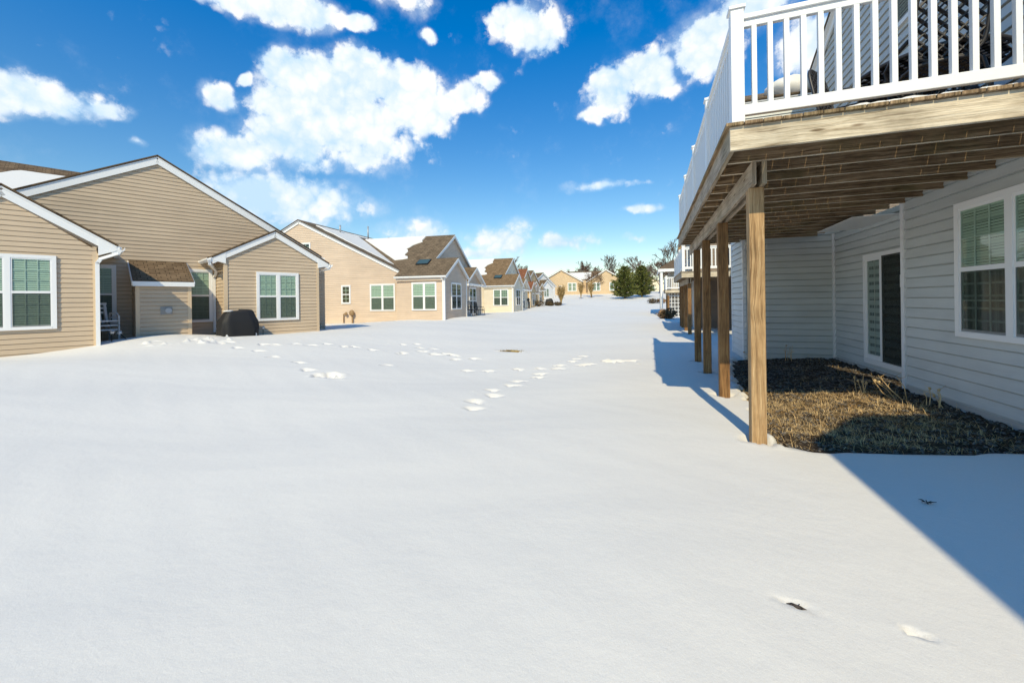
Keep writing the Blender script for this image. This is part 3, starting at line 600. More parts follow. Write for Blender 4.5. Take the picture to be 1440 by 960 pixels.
# stacked white lawn chairs
ch = thing_at('lawn_chair_stack', -.02+.12, 1.45, 0, .35, label='white plastic lawn chairs stacked by the narrow window of the tan house', cat='chair')
for k in range(3):
    z = .12*k
    b = MB(); b.box((-.25, -.24, .30+z), (.25, .22, .335+z)); b.build('seat', M['plastic'], ch)
    b = MB()
    for i in range(4): b.bar((-.2+.133*i, .2, .33+z), (-.21+.14*i, .34, .78+z), .05, .018)
    b.bar((-.25, .345, .79+z), (.25, .345, .79+z), .03, .06); b.build('backrest', M['plastic'], ch)
    if k < 3:
        for sx in (-.27, .27):
            b = MB(); b.tube([(sx, -.26, .0 if k == 0 else .32+z), (sx, -.25, .45+z), (sx, -.18, .52+z), (sx, .2, .53+z), (sx, .26, .0 if k == 0 else .33+z)], .022, 8); b.build('leg', M['plastic'], ch)
def path_light(u, y, tilt, lab):
    o = thing_at('path_light', u, y, 0, 0, label=lab, cat='garden light', group='garden path lights')
    o.rotation_euler = (tilt[0], tilt[1], A_ANG)
    b = MB(); b.tube([(0, 0, -.05), (0, 0, .2)], .011, 8); b.build('stake', M['blackp'], o)
    b = MB(); b.tube([(0, 0, .2), (0, 0, .25)], [.035, .045], 12); b.build('lens', M['plastic'], o)
    b = MB(); b.tube([(0, 0, .25), (0, 0, .265), (0, 0, .285)], [.065, .062, .02], 12); b.build('cap', M['metal'], o)
path_light(.25, .35, (0, .05), 'upright garden light in the snow before the stacked lawn chairs')
path_light(.53, .45, (-.5, -.6), 'toppled garden light lying in the snow beside the closet corner')
path_light(3.75, .55, (0, 0), 'small garden light in the snow right of the covered grill')

# ------------------------------------------------------------------ cottages of the same plan further along
def cottage(name, ox, oy, ang, sid, post, rf, label, detail=1, snow_on=True, course=.115, zb=-.3, porch=True, big_gable=True, zoff=0):
    H = empty(name, (ox, oy, zoff), ang, label=label, cat='house')
    # sunroom, corner at the origin, x -3..0, y 0..3.55
    lap_wall(H, (-2.98, 0), (0, 0), [(0, zb), (2.98, zb), (2.98, 2.95), (0, 2.95)], sid, course)
    lap_wall(H, (0, 0), (0, 3.55), [(0, zb), (3.55, zb), (3.55, 2.95), (1.8, 3.97), (0, 2.95)], sid, course)
    lap_wall(H, (0, 3.55), (-.8, 3.55), [(0, zb), (.8, zb), (.8, 2.95), (0, 2.95)], sid, course)
    corner(H, -.01, .01, zb, 2.85, M['trim'] if detail > 1 else post); corner(H, -.01, 3.54, zb, 2.9, M['trim'])
    window(H, (-2.98, 0), (0, 0), .96, 1.0, 1.55, 1.62, 2, (3, 3), detail=1, slat=.09, blind_mat='blind' if detail > 1 else 'greyblind')
    window(H, (0, 0), (0, 3.55), .95, 1.0, 1.6, 1.62, 2, (3, 3) if detail > 1 else (2, 2), detail=1, blinds=False)
    # main gable wall
    lap_wall(H, (-17.4, .6), (-2.9, .6), [(0, zb), (14.5, zb), (14.5, 3.2), (7.2, 6.7), (0, 3.25)], sid, course)
    window(H, (-17.4, .6), (-2.9, .6), 12.27, .97, 1.70, 1.64, 2, (3, 3), detail=1, slat=.09)
    o = window(H, (-17.4, .6), (-2.9, .6), 10.26, 1.42, .66, 1.17, 1, (2, 2), detail=1, blinds=False, screen=False)
    o = window(H, (-17.4, .6), (-2.9, .6), 7.35, 4.4, .7, .95, 1, (2, 2), detail=1, blinds=False, screen=False)
    # roofs
    zm = lambda x, y: 6.86-.48*abs(x+10.2); zc = lambda x, y: 6.14-.598*abs(5.1-y)
    lift = .006
    ro = roof(H, [[(-10.2, .46, 6.86), (-2.75, .46, zm(-2.75, 0)), (-2.75, 13, zm(-2.75, 0)), (-10.2, 13, 6.86)], [(-17.6, .46, zm(-17.6, 0)), (-10.2, .46, 6.86), (-10.2, 13, 6.86), (-17.6, 13, zm(-17.6, 0))]], rf)
    boards(ro, [((-10.2, .56, 6.70), (-2.75, .56, zm(-2.75, 0)-.16)), ((-10.2, .56, 6.70), (-17.6, .56, zm(-17.6, 0)-.16))], .03, .2, M['trim'], 'rake_board')
    L8 = [(-3.05, -.15), (.15, -.15), (.15, 1.8), (-1.35, 1.8), (-1.35, 5.1), (-8.9, 5.1), (-8.9, .62), (-3.05, .62)]
    rc = roof(H, [[(x, y, zc(x, y)) for x, y in L8], [(-8.9, 5.1, 6.14), (-1.35, 5.1, 6.14), (-1.35, 9.0, zc(0, 9.0)), (-8.9, 9.0, zc(0, 9.0))],
                  [(-1.3, 1.8, zc(0, 1.8)), (.15, 1.8, zc(0, 1.8)), (.15, 3.75, zc(0, 1.8)-1.95*.598), (-1.3, 3.75, zc(0, 1.8)-1.95*.598)]], rf)
    z18 = zc(0, 1.8); ze = zc(0, -.15)
    boards(rc, [((.162, 1.8, z18-.13), (.162, -.15, ze-.13)), ((.162, 1.8, z18-.13), (.162, 3.75, z18-1.95*.598-.13)),
                ((-1.338, 5.1, 6.01), (-1.338, 1.62, zc(0, 1.62)-.13)), ((-1.338, 5.1, 6.01), (-1.338, 9.0, zc(0, 9)-.13))], .03, .16, M['trim'], 'rake_board')
    gutter(rc, (-3.05, -.16, ze-.08), (.15, -.16, ze-.08))
    b = MB(); b.box((-2.98, -.12, 2.70), (-.02, -.02, 2.86)); b.build('frieze_board', post, H)
    lap_wall(H, (-1.5, 1.4), (-1.5, 8.8), [(0, 3.0), (7.4, 3.0), (7.4, 3.75), (3.7, 5.95), (0, 3.75)], sid, course, 'gable_wall')
    if detail: downspout(H, [(-.12, -.2, 2.88), (-.06, -.05, 2.68), (-.06, -.05, zb)], .08)
    # skylight on the sunroom roof
    b = MB(); k = [(-1.95, 1.0), (-1.15, 1.0), (-1.15, 1.55), (-1.95, 1.55)]
    b.slab([(x-.35, y, zc(x, y)+.09) for x, y in k], .12); sk = b.build('skylight', M['blackp'], rc)
    b = MB(); b.slab([(x*.9-.155-.35, y*.86+.178, zc(x, y*.86+.178)+.1) for x, y in k], .012); b.build('pane', M['green'], sk)
    if snow_on:
        snow_patch(ro, zm, [(-9.6, 1.35, .2), (-3.15, 1.2, .1), (-3.15, 1.1), (-4.3, 2.4), (-9.2, 5.4), (-9.7, 12.5, .1)], .05, seed=1)
        snow_patch(rc, zc, [(-4.1, 1.75, .1), (-3.3, 1.9, .35), (-4.1, 3.2, .4), (-3.4, 4.2, .3), (-3.5, 5.05), (-8.4, 5.05), (-6.9, 3.9)], .05, seed=2)
    # porch with its own small gable
    if porch:
        lap_wall(H, (-.8, 3.55), (-.8, 8.9), [(0, zb), (5.35, zb), (5.35, 2.95), (3.55, 3.88), (1.6, 2.9), (0, 2.9)], sid, course)
        zp = lambda y: 4.0-.56*abs(7.1-y)
        rp = roof(H, [[(-4.5, 5.1, zp(5.1)), (-.45, 5.1, zp(5.1)), (-.45, 7.1, 4.0), (-4.5, 7.1, 4.0)], [(-4.5, 7.1, 4.0), (-.45, 7.1, 4.0), (-.45, 9.1, zp(9.1)), (-4.5, 9.1, zp(9.1))]], rf)
        boards(rp, [((-.438, 7.1, 3.89), (-.438, 5.1, zp(5.1)-.11)), ((-.438, 7.1, 3.89), (-.438, 9.1, zp(9.1)-.11))], .03, .14, M['trim'], 'rake_board')
        boards(H, [((-.35, 4.9, 2.66), (-.35, 9.0, 2.66))] + [((-.30, y, 2.62), (-.78, y, 2.62)) for y in (4.95, 5.7, 6.5, 7.3, 8.1, 8.95)], .07, .13, M['trim'], 'porch_awning')
        corner(H, -.79, 8.9, zb, 2.9, post, .12)
        window(H, (-.8, 3.55), (-.8, 8.9), 2.7, .5, 1.5, 2.0, 2, (2, 3), detail=1, blinds=False)
        lap_wall(H, (-.8, 8.9), (-5, 8.9), [(0, zb), (3.2, zb), (3.2, 3.1), (0, 3.1)], sid, course)
    return H
B_O = (-11.07, 20.52); B_ANG = R(5.1)
HB = cottage('peach_house', *B_O, B_ANG, M['sidB'], M['postB'], M['roofB'], 'peach sided house with snow on its roof and a gas meter at the wall', 2)
def Bw(u, y): return B_O[0]+math.cos(B_ANG)*u-math.sin(B_ANG)*y, B_O[1]+math.sin(B_ANG)*u+math.cos(B_ANG)*y
b = MB()
for x, h in ((-6.95, 1.5), ): b.tube([(x, .5, -.2), (x, .5, .75), (x+.02, .48, .8)], .03, 8)
b.tube([(-6.3, .45, -.2), (-6.3, .45, .7)], .045, 8); b.tube([(-6.95, .5, .78), (-6.65, .45, .78)], .025, 8); gm = b.build('gas_pipe', M['rust'], HB)
b = MB(); b.blob((-6.72, .42, .82), (.10, .07, .1), 10, 6); b.blob((-6.3, .40, .86), (.17, .12, .19), 12, 8); b.build('gas_meter', M['rust'], HB)
for x, y, h, r_ in ((-8.9, 6.2, 1.1, .05), (-9.2, 3.3, .55, .06), (-8.8, 9.0, .7, .08)):
    b = MB(); zz = 6.86-.48*abs(x+10.2); b.tube([(x, y, zz-.05), (x, y, zz+h)], r_, 8); b.build('vent_pipe', M['metal'], HB)
cottage('cream_house', -12.52, 36.94, R(3.2), M['sidC'], M['postC'], M['roofC'], 'cream sided house with rust brown roof and skylight behind the peach house', 1)
cottage('golden_house', -14.5, 49.6, R(5), M['sidD'], M['sidD'], M['roofD'], 'golden tan house with red brown roof behind the cream house', 1, True, .2, zoff=-.2)
cottage('small_tan_house', -17.8, 62, R(-2), M['sidD'], M['sidD'], M['roofA'], 'narrow strip of tan house between golden house and white house', 0, True, .25, zoff=.5)
HE = empty('white_house', (-20.3, 78.4, 1.5), R(-22), label='white sided house with a small gable before a larger one, beyond the left row', cat='house')
def gable_x(x0, x1, yc, half, ze, zr, roofm, wn=()):
    lap_wall(HE, (x1, yc-half), (x1, yc+half), [(0, -1), (2*half, -1), (2*half, ze), (half, zr), (0, ze)], M['sidE'], .25)
    lap_wall(HE, (x0, yc-half), (x1, yc-half), [(0, -1), (x1-x0, -1), (x1-x0, ze), (0, ze)], M['sidE'], .25); lap_wall(HE, (x1, yc+half), (x0, yc+half), [(0, -1), (x1-x0, -1), (x1-x0, ze), (0, ze)], M['sidE'], .25)
    sl_ = (zr-ze)/half; ov = .25; zl = ze-ov*sl_+.08; zt_ = zr+.08
    o = roof(HE, [[(x0, yc-half-ov, zl), (x1+.2, yc-half-ov, zl), (x1+.2, yc, zt_), (x0, yc, zt_)], [(x0, yc, zt_), (x1+.2, yc, zt_), (x1+.2, yc+half+ov, zl), (x0, yc+half+ov, zl)]], roofm)
    boards(o, [((x1+.18, yc, zt_-.16), (x1+.18, yc-half-ov, zl-.16)), ((x1+.18, yc, zt_-.16), (x1+.18, yc+half+ov, zl-.16))], .04, .2, M['trim'], 'rake_board')
    for (a, z, w, h) in wn: window(HE, (x1, yc-half), (x1, yc+half), a, z, w, h, 2, (2, 2), .12, detail=0, screen=False, blind_mat='greyblind')
    return o
re_ = gable_x(-12, 0, 0, 4.2, 2.9, 5.4, M['roofA'], [(6.0, .7, 1.6, 1.7)])
snow_patch(re_, lambda x, y: 5.48-(5.4-2.9)/4.2*abs(y), [(-11.5, -4.1, .1), (-6.5, -4.1, .3), (-5.0, -2, .3), (-4.2, -.2), (-11.5, -.2)], .08, seed=9)
gable_x(-2, 1.6, -.9, 1.9, 2.5, 3.9, M['roofA'], [(.9, .6, 1.7, 1.7)])
# sand coloured house on the hill
HF = empty('sand_house', (-18.6, 88.5, 2.75), R(9), label='sand coloured house on the snowy hill with two gables facing the lawn', cat='house')
def blk(x0, x1, y0, y1, ze, slope, sid, rf):
    xc = (x0+x1)/2; h = (x1-x0)/2; zr = ze+slope*h
    lap_wall(HF, (x0, y0), (x1, y0), [(0, -1), (x1-x0, -1), (x1-x0, ze), (h, zr), (0, ze)], sid, .25)
    lap_wall(HF, (x1, y0), (x1, y1), [(0, -1), (y1-y0, -1), (y1-y0, ze), (0, ze)], sid, .25); lap_wall(HF, (x0, y1), (x0, y0), [(0, -1), (y1-y0, -1), (y1-y0, ze), (0, ze)], sid, .25)
    o = roof(HF, [[(x0-.3, y0-.3, ze-.3*slope+.1), (xc, y0-.3, zr+.1), (xc, y1, zr+.1), (x0-.3, y1, ze-.3*slope+.1)], [(xc, y0-.3, zr+.1), (x1+.3, y0-.3, ze-.3*slope+.1), (x1+.3, y1, ze-.3*slope+.1), (xc, y1, zr+.1)]], rf)
    boards(o, [((xc, y0-.28, zr-.06), (x0-.3, y0-.28, ze-.3*slope-.06)), ((xc, y0-.28, zr-.06), (x1+.3, y0-.28, ze-.3*slope-.06))], .04, .2, M['trim'], 'rake_board'); return o
rF = blk(-4.6, 4.4, 0, 12, 2.9, .57, M['sidF'], M['roofA'])
snow_patch(rF, lambda x, y: 2.9+.1+.57*4.5-.57*abs(x+.1), [(.3, .5, .1), (4.2, .5, .1), (4.2, 6), (.3, 6)], .08, seed=5)
blk(5.6, 13.4, -1.2, 11, 2.8, .6, M['sidF'], M['roofA'])
rF2 = roof(HF, [[(0, 2.0, 3.0), (9.5, 2.0, 3.0), (9.5, 6, 5.35), (0, 6, 5.35)], [(0, 6, 5.35), (9.5, 6, 5.35), (9.5, 11, 3.0), (0, 11, 3.0)]], M['roofA'])
snow_patch(rF2, lambda x, y: 3.0+(y-2)*2.35/4, [(1.5, 2.4, .1), (5.2, 2.4, .3), (6.4, 3.6, .3), (6.6, 5.4, .1), (1.2, 5.3)], .08, seed=6)
lap_wall(HF, (4.4, 1.0), (5.6, 1.0), [(0, -1), (1.2, -1), (1.2, 3), (0, 3)], M['sidF'], .25)
window(HF, (-4.6, 0), (4.4, 0), 5.9, .6, 1.9, 1.9, 2, (2, 3), .12, detail=0, screen=False, blind_mat='greyblind'); window(HF, (-4.6, 0), (4.4, 0), 3.9, .9, .6, 1.0, 1, (0, 0), .09, False, detail=0, screen=False)
for s in (1.0, 4.6): window(HF, (5.6, -1.2), (13.4, -1.2), s, .6, 1.7, 1.8, 2, (2, 3), .12, detail=0, screen=False, blind_mat='greyblind')
# far house behind the evergreens
HJ = empty('far_cottage', (-1.2, 118, 3.0), R(10), label='distant cream house with rust roof between the evergreens and the decks', cat='house')
lap_wall(HJ, (-5, 0), (5, 0), [(0, -1), (10, -1), (10, 2.6), (5, 5), (0, 2.6)], M['sidC'], .3); lap_wall(HJ, (5, 0), (5, 10), [(0, -1), (10, -1), (10, 2.6), (0, 2.6)], M['sidC'], .3)
roof(HJ, [[(-5.4, -.4, 2.5), (0, -.4, 5.1), (0, 10, 5.1), (-5.4, 10, 2.5)], [(0, -.4, 5.1), (5.4, -.4, 2.5), (5.4, 10, 2.5), (0, 10, 5.1)]], M['roofD'])
for s in (2, 6): window(HJ, (-5, 0), (5, 0), s, .4, 1.4, 1.6, 2, (2, 2), .12, detail=0, screen=False, blind_mat='greyblind')

# ------------------------------------------------------------------ grey house on the right
G = empty('grey_house', (3.6, 5, 0), 0, label='grey sided house with a sliding glass door behind the wooden deck', cat='house')
G.location = (0, 0, 0)
gc = .143
lap_wall(G, (3.6, 7.62), (3.6, -8), [(0, -.1), (15.62, -.1), (15.62, 3.0), (0, 3.0)], M['sidG'], gc, t=.028, groove=.014)
b = MB(); b.box((3.565, 7.6, -.1), (3.66, 7.68, 2.9)); b.build('corner_trim', M['postG'], G)
lap_wall(G, (3.93, 11.0), (3.93, 7.62), [(0, -.1), (3.38, -.1), (3.38, 3.0), (0, 3.0)], M['sidG'], gc, t=.028, groove=.014)
lap_wall(G, (2.11, 11.0), (3.93, 11.0), [(0, -.1), (1.82, -.1), (1.82, 6.1), (0, 6.1)], M['sidG'], gc, t=.028, groove=.014)
lap_wall(G, (2.11, 12.4), (2.11, 11.0), [(0, -.1), (1.4, -.1), (1.4, 6.1), (0, 6.1)], M['sidG'], gc, t=.028, groove=.014)
lap_wall(G, (3.6, 12.4), (2.11, 12.4), [(0, -.1), (1.49, -.1), (1.49, 6.1), (0, 6.1)], M['sidG'], gc, t=.028, groove=.014)
lap_wall(G, (3.6, 15.0), (3.6, 12.4), [(0, -.1), (2.6, -.1), (2.6, 6.1), (0, 6.1)], M['sidG'], gc, t=.028, groove=.014)
corner(G, 2.12, 11.01, -.1, 6.0, M['postG'], .07); corner(G, 2.12, 12.38, -.1, 6.0, M['postG'], .07); corner(G, 3.90, 10.97, -.1, 2.9, M['postG'], .05)
# upper storey with its gable towards the lawn
pk = 7.2
lap_wall(G, (3.6, 11.1), (3.6, 3.3), [(0, 3.0), (7.8, 3.0), (7.8, 6.35), (3.9, 8.45), (0, 6.35)], M['sidG'], gc, t=.028, groove=.014)
zg = lambda y: 8.62-.54*abs(pk-y)
rg = roof(G, [[(3.46, 11.2, zg(11.2)), (3.46, pk, 8.62), (12, pk, 8.62), (12, 11.2, zg(11.2))], [(3.46, pk, 8.62), (3.46, 3.0, zg(3.0)), (12, 3.0, zg(3.0)), (12, pk, 8.62)]], M['roofB'])
boards(rg, [((3.55, pk, 8.47), (3.55, 11.2, zg(11.2)-.15)), ((3.55, pk, 8.47), (3.55, 3.0, zg(3.0)-.15))], .03, .18, M['trim'], 'rake_board')
rb = roof(G, [[(1.95, 10.72, 6.1), (3.6, 10.72, 6.1), (3.6, 11.7, 6.62), (1.95, 11.7, 6.62)], [(1.95, 11.7, 6.62), (3.6, 11.7, 6.62), (3.6, 12.7, 6.1), (1.95, 12.7, 6.1)]], M['roofB'])
b = MB(); b.blob((3.1, 11.0, 6.3), (.5, .35, .24), 14, 8, .5, 3); b.build('roof_snow', M['snow'], rb)
# wing behind the camera: casts the shade on the lawn
lap_wall(G, (2.9, -1.4), (2.9, -9), [(0, -.2), (7.6, -.2), (7.6, 5.6), (0, 5.6)], M['sidG'], gc, t=.028, groove=.014)
lap_wall(G, (9, -1.4), (2.9, -1.4), [(0, -.2), (6.1, -.2), (6.1, 5.6), (5.6, 6.3), (0, 6.9)], M['sidG'], gc, t=.028, groove=.014)
WE, WY, WZ = 2.50, -1.1, 5.6
rw = roof(G, [[(WE, WY, WZ), (WE, -9, WZ), (WE+.95, -9, WZ+1.0), (WE+.95, WY, WZ+1.0)], [(WE+.95, WY, WZ+1.0), (WE+.95, -9, WZ+1.0), (9.6, -9, WZ+1.5), (9.6, WY, WZ+1.5)]], M['roofB'])
window(G, (2.9, -1.4), (2.9, -9), 2, 1, 1.8, 1.6)
# big double window near the camera
wn_ = window(G, (3.6, 7.62), (3.6, -8), 1.12, .99, 1.62, 1.62, 2, (3, 2), .075, True, detail=2, slat=.032, blind_mat='blind', low_blind=1.80, screen=True)
b = MB(); P = wall_frame((3.6, 7.62), (3.6, -8))
for s0 in (1.22, 1.98):
    for k in range(16):
        a = s0+.66*k/16; b.face([P(a, 1.06, .024), P(a+.66/16, 1.06, .024), P(a+.66/16, 1.78, .024), P(a, 1.78, .024)])
b.build('curtain', M['curtain'], wn_)
window(G, (3.6, 11.1), (3.6, 3.3), 3.35, 5.5, .8, 1.3, 1, (2, 2))
# sliding door
P = wall_frame((3.93, 11.0), (3.93, 7.62)); s0, s1, z0, z1 = 1.42, 3.33, .24, 2.28
fr = MB(); pbox(fr, P, s0, s0+.07, z0, z1, 0, .06); pbox(fr, P, s1-.07, s1, z0, z1, 0, .06); pbox(fr, P, s0+.07, s1-.07, z1-.07, z1, 0, .06); pbox(fr, P, s0+.07, s1-.07, z0, z0+.09, 0, .08)
pbox(fr, P, s0+.58, s0+.65, z0+.09, z1-.07, .01, .055); pbox(fr, P, s0+.07, s0+.13, z0+.09, z1-.07, .01, .05); pbox(fr, P, s0+.13, s0+.58, z0+.09, z0+.17, .01, .05); pbox(fr, P, s0+.13, s0+.58, z1-.13, z1-.07, .01, .05)
dr = fr.build('sliding_door', M['trim'], G)
b = MB(); pbox(b, P, s0+.05, s1-.05, z0+.05, z1-.05, .0, .008); b.build('dark_interior', M['dark'], dr)
b = MB(); b.face([P(s0+.1, z0+.1, .04), P(s1-.05, z0+.1, .04), P(s1-.05, z1-.1, .04), P(s0+.1, z1-.1, .04)]); b.build('pane', M['gdark'], dr)
b = MB()
for k in range(1, 2): x = s0+.13+.45*k/2; pbox(b, P, x-.006, x+.006, z0+.17, z1-.13, .028, .036)
for k in range(1, 5): z = z0+.17+(z1-.13-z0-.17)*k/5; pbox(b, P, s0+.13, s0+.58, z-.006, z+.006, .0285, .0365)
b.build('muntin_grid', M['offwhite'], dr)
b = MB()
for k in range(60):
    a = s0+.1+(s1-s0-.2)*k/60; w_ = (s1-s0-.2)/60; o0, o1 = .014, .014
    b.face([P(a, z0+.1, o0), P(a+w_, z0+.1, o1), P(a+w_, z1-.08, o1), P(a, z1-.08, o0)])
b.build('vertical_blinds', M['curtain'], dr)
b = MB(); pbox(b, P, s0+.65, s1-.05, z0+.09, z1-.07, .05, .052); b.build('insect_screen', M['screen'], dr)
# wall lantern by the door
b = MB(); pbox(b, P, s1-.36, s1-.28, 1.83, 1.95, .05, .10); la = b.build('wall_lantern', M['blackp'], G); b = MB(); pbox(b, P, s1-.38, s1-.26, 1.63, 1.83, .08, .2); b.build('lantern_glass', M['plastic'], la)
# white flashing panel under the deck, above the door
b = MB(); b.slab([(3.20, 9.75, 2.80), (3.2, 8.25, 2.82), (3.9, 8.25, 2.84), (3.9, 9.75, 2.83)], .015); b.build('drip_panel', M['offwhite'], G)
b = MB(); b.box((3.58, -3, -.15), (3.66, 7.6, .16)); b.box((3.88, 7.7, -.15), (3.95, 11, .14)); b.box((2.09, 11.0, -.15), (3.9, 11.05, .12)); b.build('foundation', M['concrete'], G)

# ------------------------------------------------------------------ wooden deck
def deck(name, ox, oy, zf, wx, ly, posts, ext, detail, label, group=None, brace=True, rail_h=1.03, beam_x=.33):
    """near-left corner at (ox, oy); extends wx along +x and ly along +y; floor top at zf"""
    Dk = empty(name, (ox, oy, 0), 0, label=label, cat='deck', group=group)
    jz = zf-.03-.22
    for (py, zg_) in posts:
        b = MB(); b.bar((beam_x, py, zg_), (beam_x, py, jz-.23), .14, .14, (0, 1, 0)); b.build('post', M['woodpost'] if detail > 1 and py < 1 else M['woodpost_shade'], Dk, .006)
    b = MB()
    for dx in (-.046, .046): b.bar((beam_x+dx, .42, jz-.115), (beam_x+dx, ly-.05, jz-.115), .042, .23)
    b.build('beam', M['wood'], Dk, .004)
    n = int(ly/.405)
    for k in range(1, n):
        y = k*ly/n; b = MB(); b.bar((.045, y, jz+.11), (wx, y, jz+.11), .04, .22); b.mi[0] = 1; b.build('joist', [M['wooddark'], M['woodpale']], Dk)  # bottom face coloured pale for light bounced up from the snow
    b = MB(); b.bar((0, .02, jz+.11), (wx, .02, jz+.11), .04, .22); b.build('rim_board', M['woodpale'], Dk, .004)
    b = MB(); b.bar((.02, .042, jz+.11), (.02, ly, jz+.11), .04, .219); b.build('rim_board', M['wood'], Dk)
    b = MB(); nb = int((wx+.04)/.146); bw = (wx+.04)/nb
    for k in range(nb):
        x = -.04+bw*(k+.5); b.bar((x, -.03-random.random()*.008, zf-.015), (x, ly+.02, zf-.015), bw-.0065, .03)
    b.build('floor_boards', M['wooddark'] if detail > 1 else M['wood'], Dk, .004 if detail > 1 else 0)
    rl = MB(); zt = zf+rail_h; zl = zf+.145; rx, ry = .08, .10
    pts = [(rx, ry)]; 
    for seg in ext: pass
    b = MB(); 
    # rails
    b.bar((rx, ry, zt-.02), (wx, ry, zt-.02), .09, .045); b.bar((rx, ry, zt-.075), (wx, ry, zt-.075), .045, .065); b.bar((rx, ry+.05, zt-.02), (rx, ly, zt-.02), .088, .043); b.bar((rx, ry+.05, zt-.075), (rx, ly, zt-.075), .044, .064)
    if ext.get('back'): b.bar((rx, ly-.06, zt-.02), (wx, ly-.06, zt-.02), .088, .043)
    rail = b.build('railing', M['trim'], Dk, .006 if detail > 1 else 0)
    b = MB(); b.bar((rx, ry, zl), (wx, ry, zl), .05, .10); b.bar((rx, ry+.05, zl), (rx, ly, zl), .049, .099)
    if ext.get('back'): b.bar((rx, ly-.06, zl), (wx, ly-.06, zl), .049, .099)
    b.build('bottom_rail', M['trim'], rail, .006 if detail > 1 else 0)
    def bal(x, y):
        b = MB(); b.bar((x, y, zl+.045), (x, y, zt-.1), .04, .04, (0, 1, 0)); return b.build('baluster', M['trim'], rail)
    first = bal(0, 0); sp = .131
    places = [(rx+.145+sp*k, ry) for k in range(int((wx-.3)/sp)+1)] + [(rx, ry+.145+sp*k) for k in range(int((ly-.3)/sp)+1)]
    if ext.get('back'): places += [(rx+.145+sp*k, ly-.06) for k in range(int((wx-.3)/sp)+1)]
    if detail == 0: places = places[::1]
    first.location = (*places[0], 0)
    for x, y in places[1:100]: c = first.copy(); COL.objects.link(c); c.parent = rail; c.location = (x, y, 0)
    np_ = max(2, int(round(ly/1.85)))
    for k in range(np_+1):
        y = ry+(ly-ry-.06)*k/np_; b = MB(); b.bar((rx, y, zf), (rx, y, zt+.06), .11, .11, (0, 1, 0)); po = b.build('railing_post', M['trim'], rail, .004)
        b = MB(); b.box((rx-.07, y-.07, zt+.06), (rx+.07, y+.07, zt+.085))
        tp = Vector((rx, y, zt+.13)); cs = [Vector((rx+a*.06, y+c*.06, zt+.085)) for a, c in ((-1, -1), (1, -1), (1, 1), (-1, 1))]
        for i in range(4): b.face([cs[i], cs[(i+1) % 4], tp])
        b.build('post_cap', M['trim'], po)
    return Dk
DZ = 3.12
dk = deck('wooden_deck', .72, 4.25, DZ, 2.86, 7.5, [(.62, -.2), (2.68, -.2), (4.63, -.2), (6.32, -.2)], {}, 2, 'large weathered wooden deck with white railing on four posts, nearest on the right')
b = MB()   # snow line left along the front edge of the boards
for x in np.arange(1.0, 2.8, .12): b.blob((x, .03+random.uniform(-.01, .02), DZ+.01), (.1, .035, random.uniform(.012, .03)), 8, 5, .4, x)
b.build('edge_snow', M['snow'], dk)

# patio furniture on the deck
def lattice(b, P, w, h, step=.075, t=.02, th=.012, shape=None):
    n = int((w+h)/step)+1
    for s in (1, -1):
        for k in range(-n, n+1):
            c = k*step*1.414
            a = None; pts = []
            for i in range(41):
                u = -w/2+w*i/40; v = s*(u)+c
                ok = abs(v) <= h/2 and (shape is None or shape(u, v))
                if ok: pts.append((u, v))
            if len(pts) > 1:
                b.bar(P(*pts[0]), P(*pts[-1]), t, th, P(0, 0, 1)-P(0, 0) if False else (0, 0, 1))
def ring_pts(P, fn, n=28): return [P(*fn(2*math.pi*k/n)) for k in range(n+1)]
def patio_chair(x, y, rz, label):
    o = empty('patio_chair', (x, y, DZ), rz, label=label, cat='chair', group='dark patio chairs on the deck')
    Pb = lambda u, v: Vector((u, .24+.12*(v+.3)/.6, .78+v))
    b = MB(); lattice(b, Pb, .46, .62, shape=lambda u, v: (abs(u)/.23)**4+(abs(v)/.31)**4 < 1, t=.028, step=.062); b.tube(ring_pts(Pb, lambda a: (.24*math.copysign(abs(math.cos(a))**.5, math.cos(a)), .32*math.copysign(abs(math.sin(a))**.5, math.sin(a)))), .016, 6); b.build('backrest', M['iron'], o)
    Ps = lambda u, v: Vector((u, v, .43+.02*math.cos(u*6)))
    b = MB(); lattice(b, Ps, .48, .48, shape=lambda u, v: (abs(u)/.24)**4+(abs(v)/.24)**4 < 1, t=.03, step=.062); b.tube(ring_pts(Ps, lambda a: (.25*math.copysign(abs(math.cos(a))**.5, math.cos(a)), .25*math.copysign(abs(math.sin(a))**.5, math.sin(a)))), .018, 6); b.build('seat', M['iron'], o)
    for sx in (-1, 1):
        b = MB(); b.tube([(sx*.23, -.22, .43), (sx*.26, -.26, .2), (sx*.24, -.24, 0)], .016, 6); b.build('leg', M['iron'], o)
        b = MB(); b.tube([(sx*.23, .22, .43), (sx*.25, .28, .2), (sx*.24, .3, 0)], .016, 6); b.build('leg', M['iron'], o)
        b = MB(); b.tube([(sx*.25, -.2, .43), (sx*.28, -.2, .62), (sx*.29, 0, .66), (sx*.26, .24, .68)], .018, 6); b.build('armrest', M['iron'], o)
    return o
tb = empty('patio_table', (2.76, 5.45, DZ), 0, label='round dark cast metal patio table standing on the deck', cat='table')
Pt = lambda u, v: Vector((u, v, .71))
b = MB(); lattice(b, Pt, 1.16, 1.16, shape=lambda u, v: u*u+v*v < .58**2, t=.045, step=.075); b.tube(ring_pts(Pt, lambda a: (.6*math.cos(a), .6*math.sin(a))), .022, 8); b.tube(ring_pts(Pt, lambda a: (.3*math.cos(a), .3*math.sin(a))), .02, 6); b.build('tabletop', M['iron'], tb)
for k in range(4):
    a = math.pi/4+k*math.pi/2; c, s = math.cos(a), math.sin(a); b = MB(); b.tube([(.3*c, .3*s, .7), (.12*c, .12*s, .45), (.15*c, .15*s, .2), (.42*c, .42*s, 0)], .02, 6); b.build('leg', M['iron'], tb)
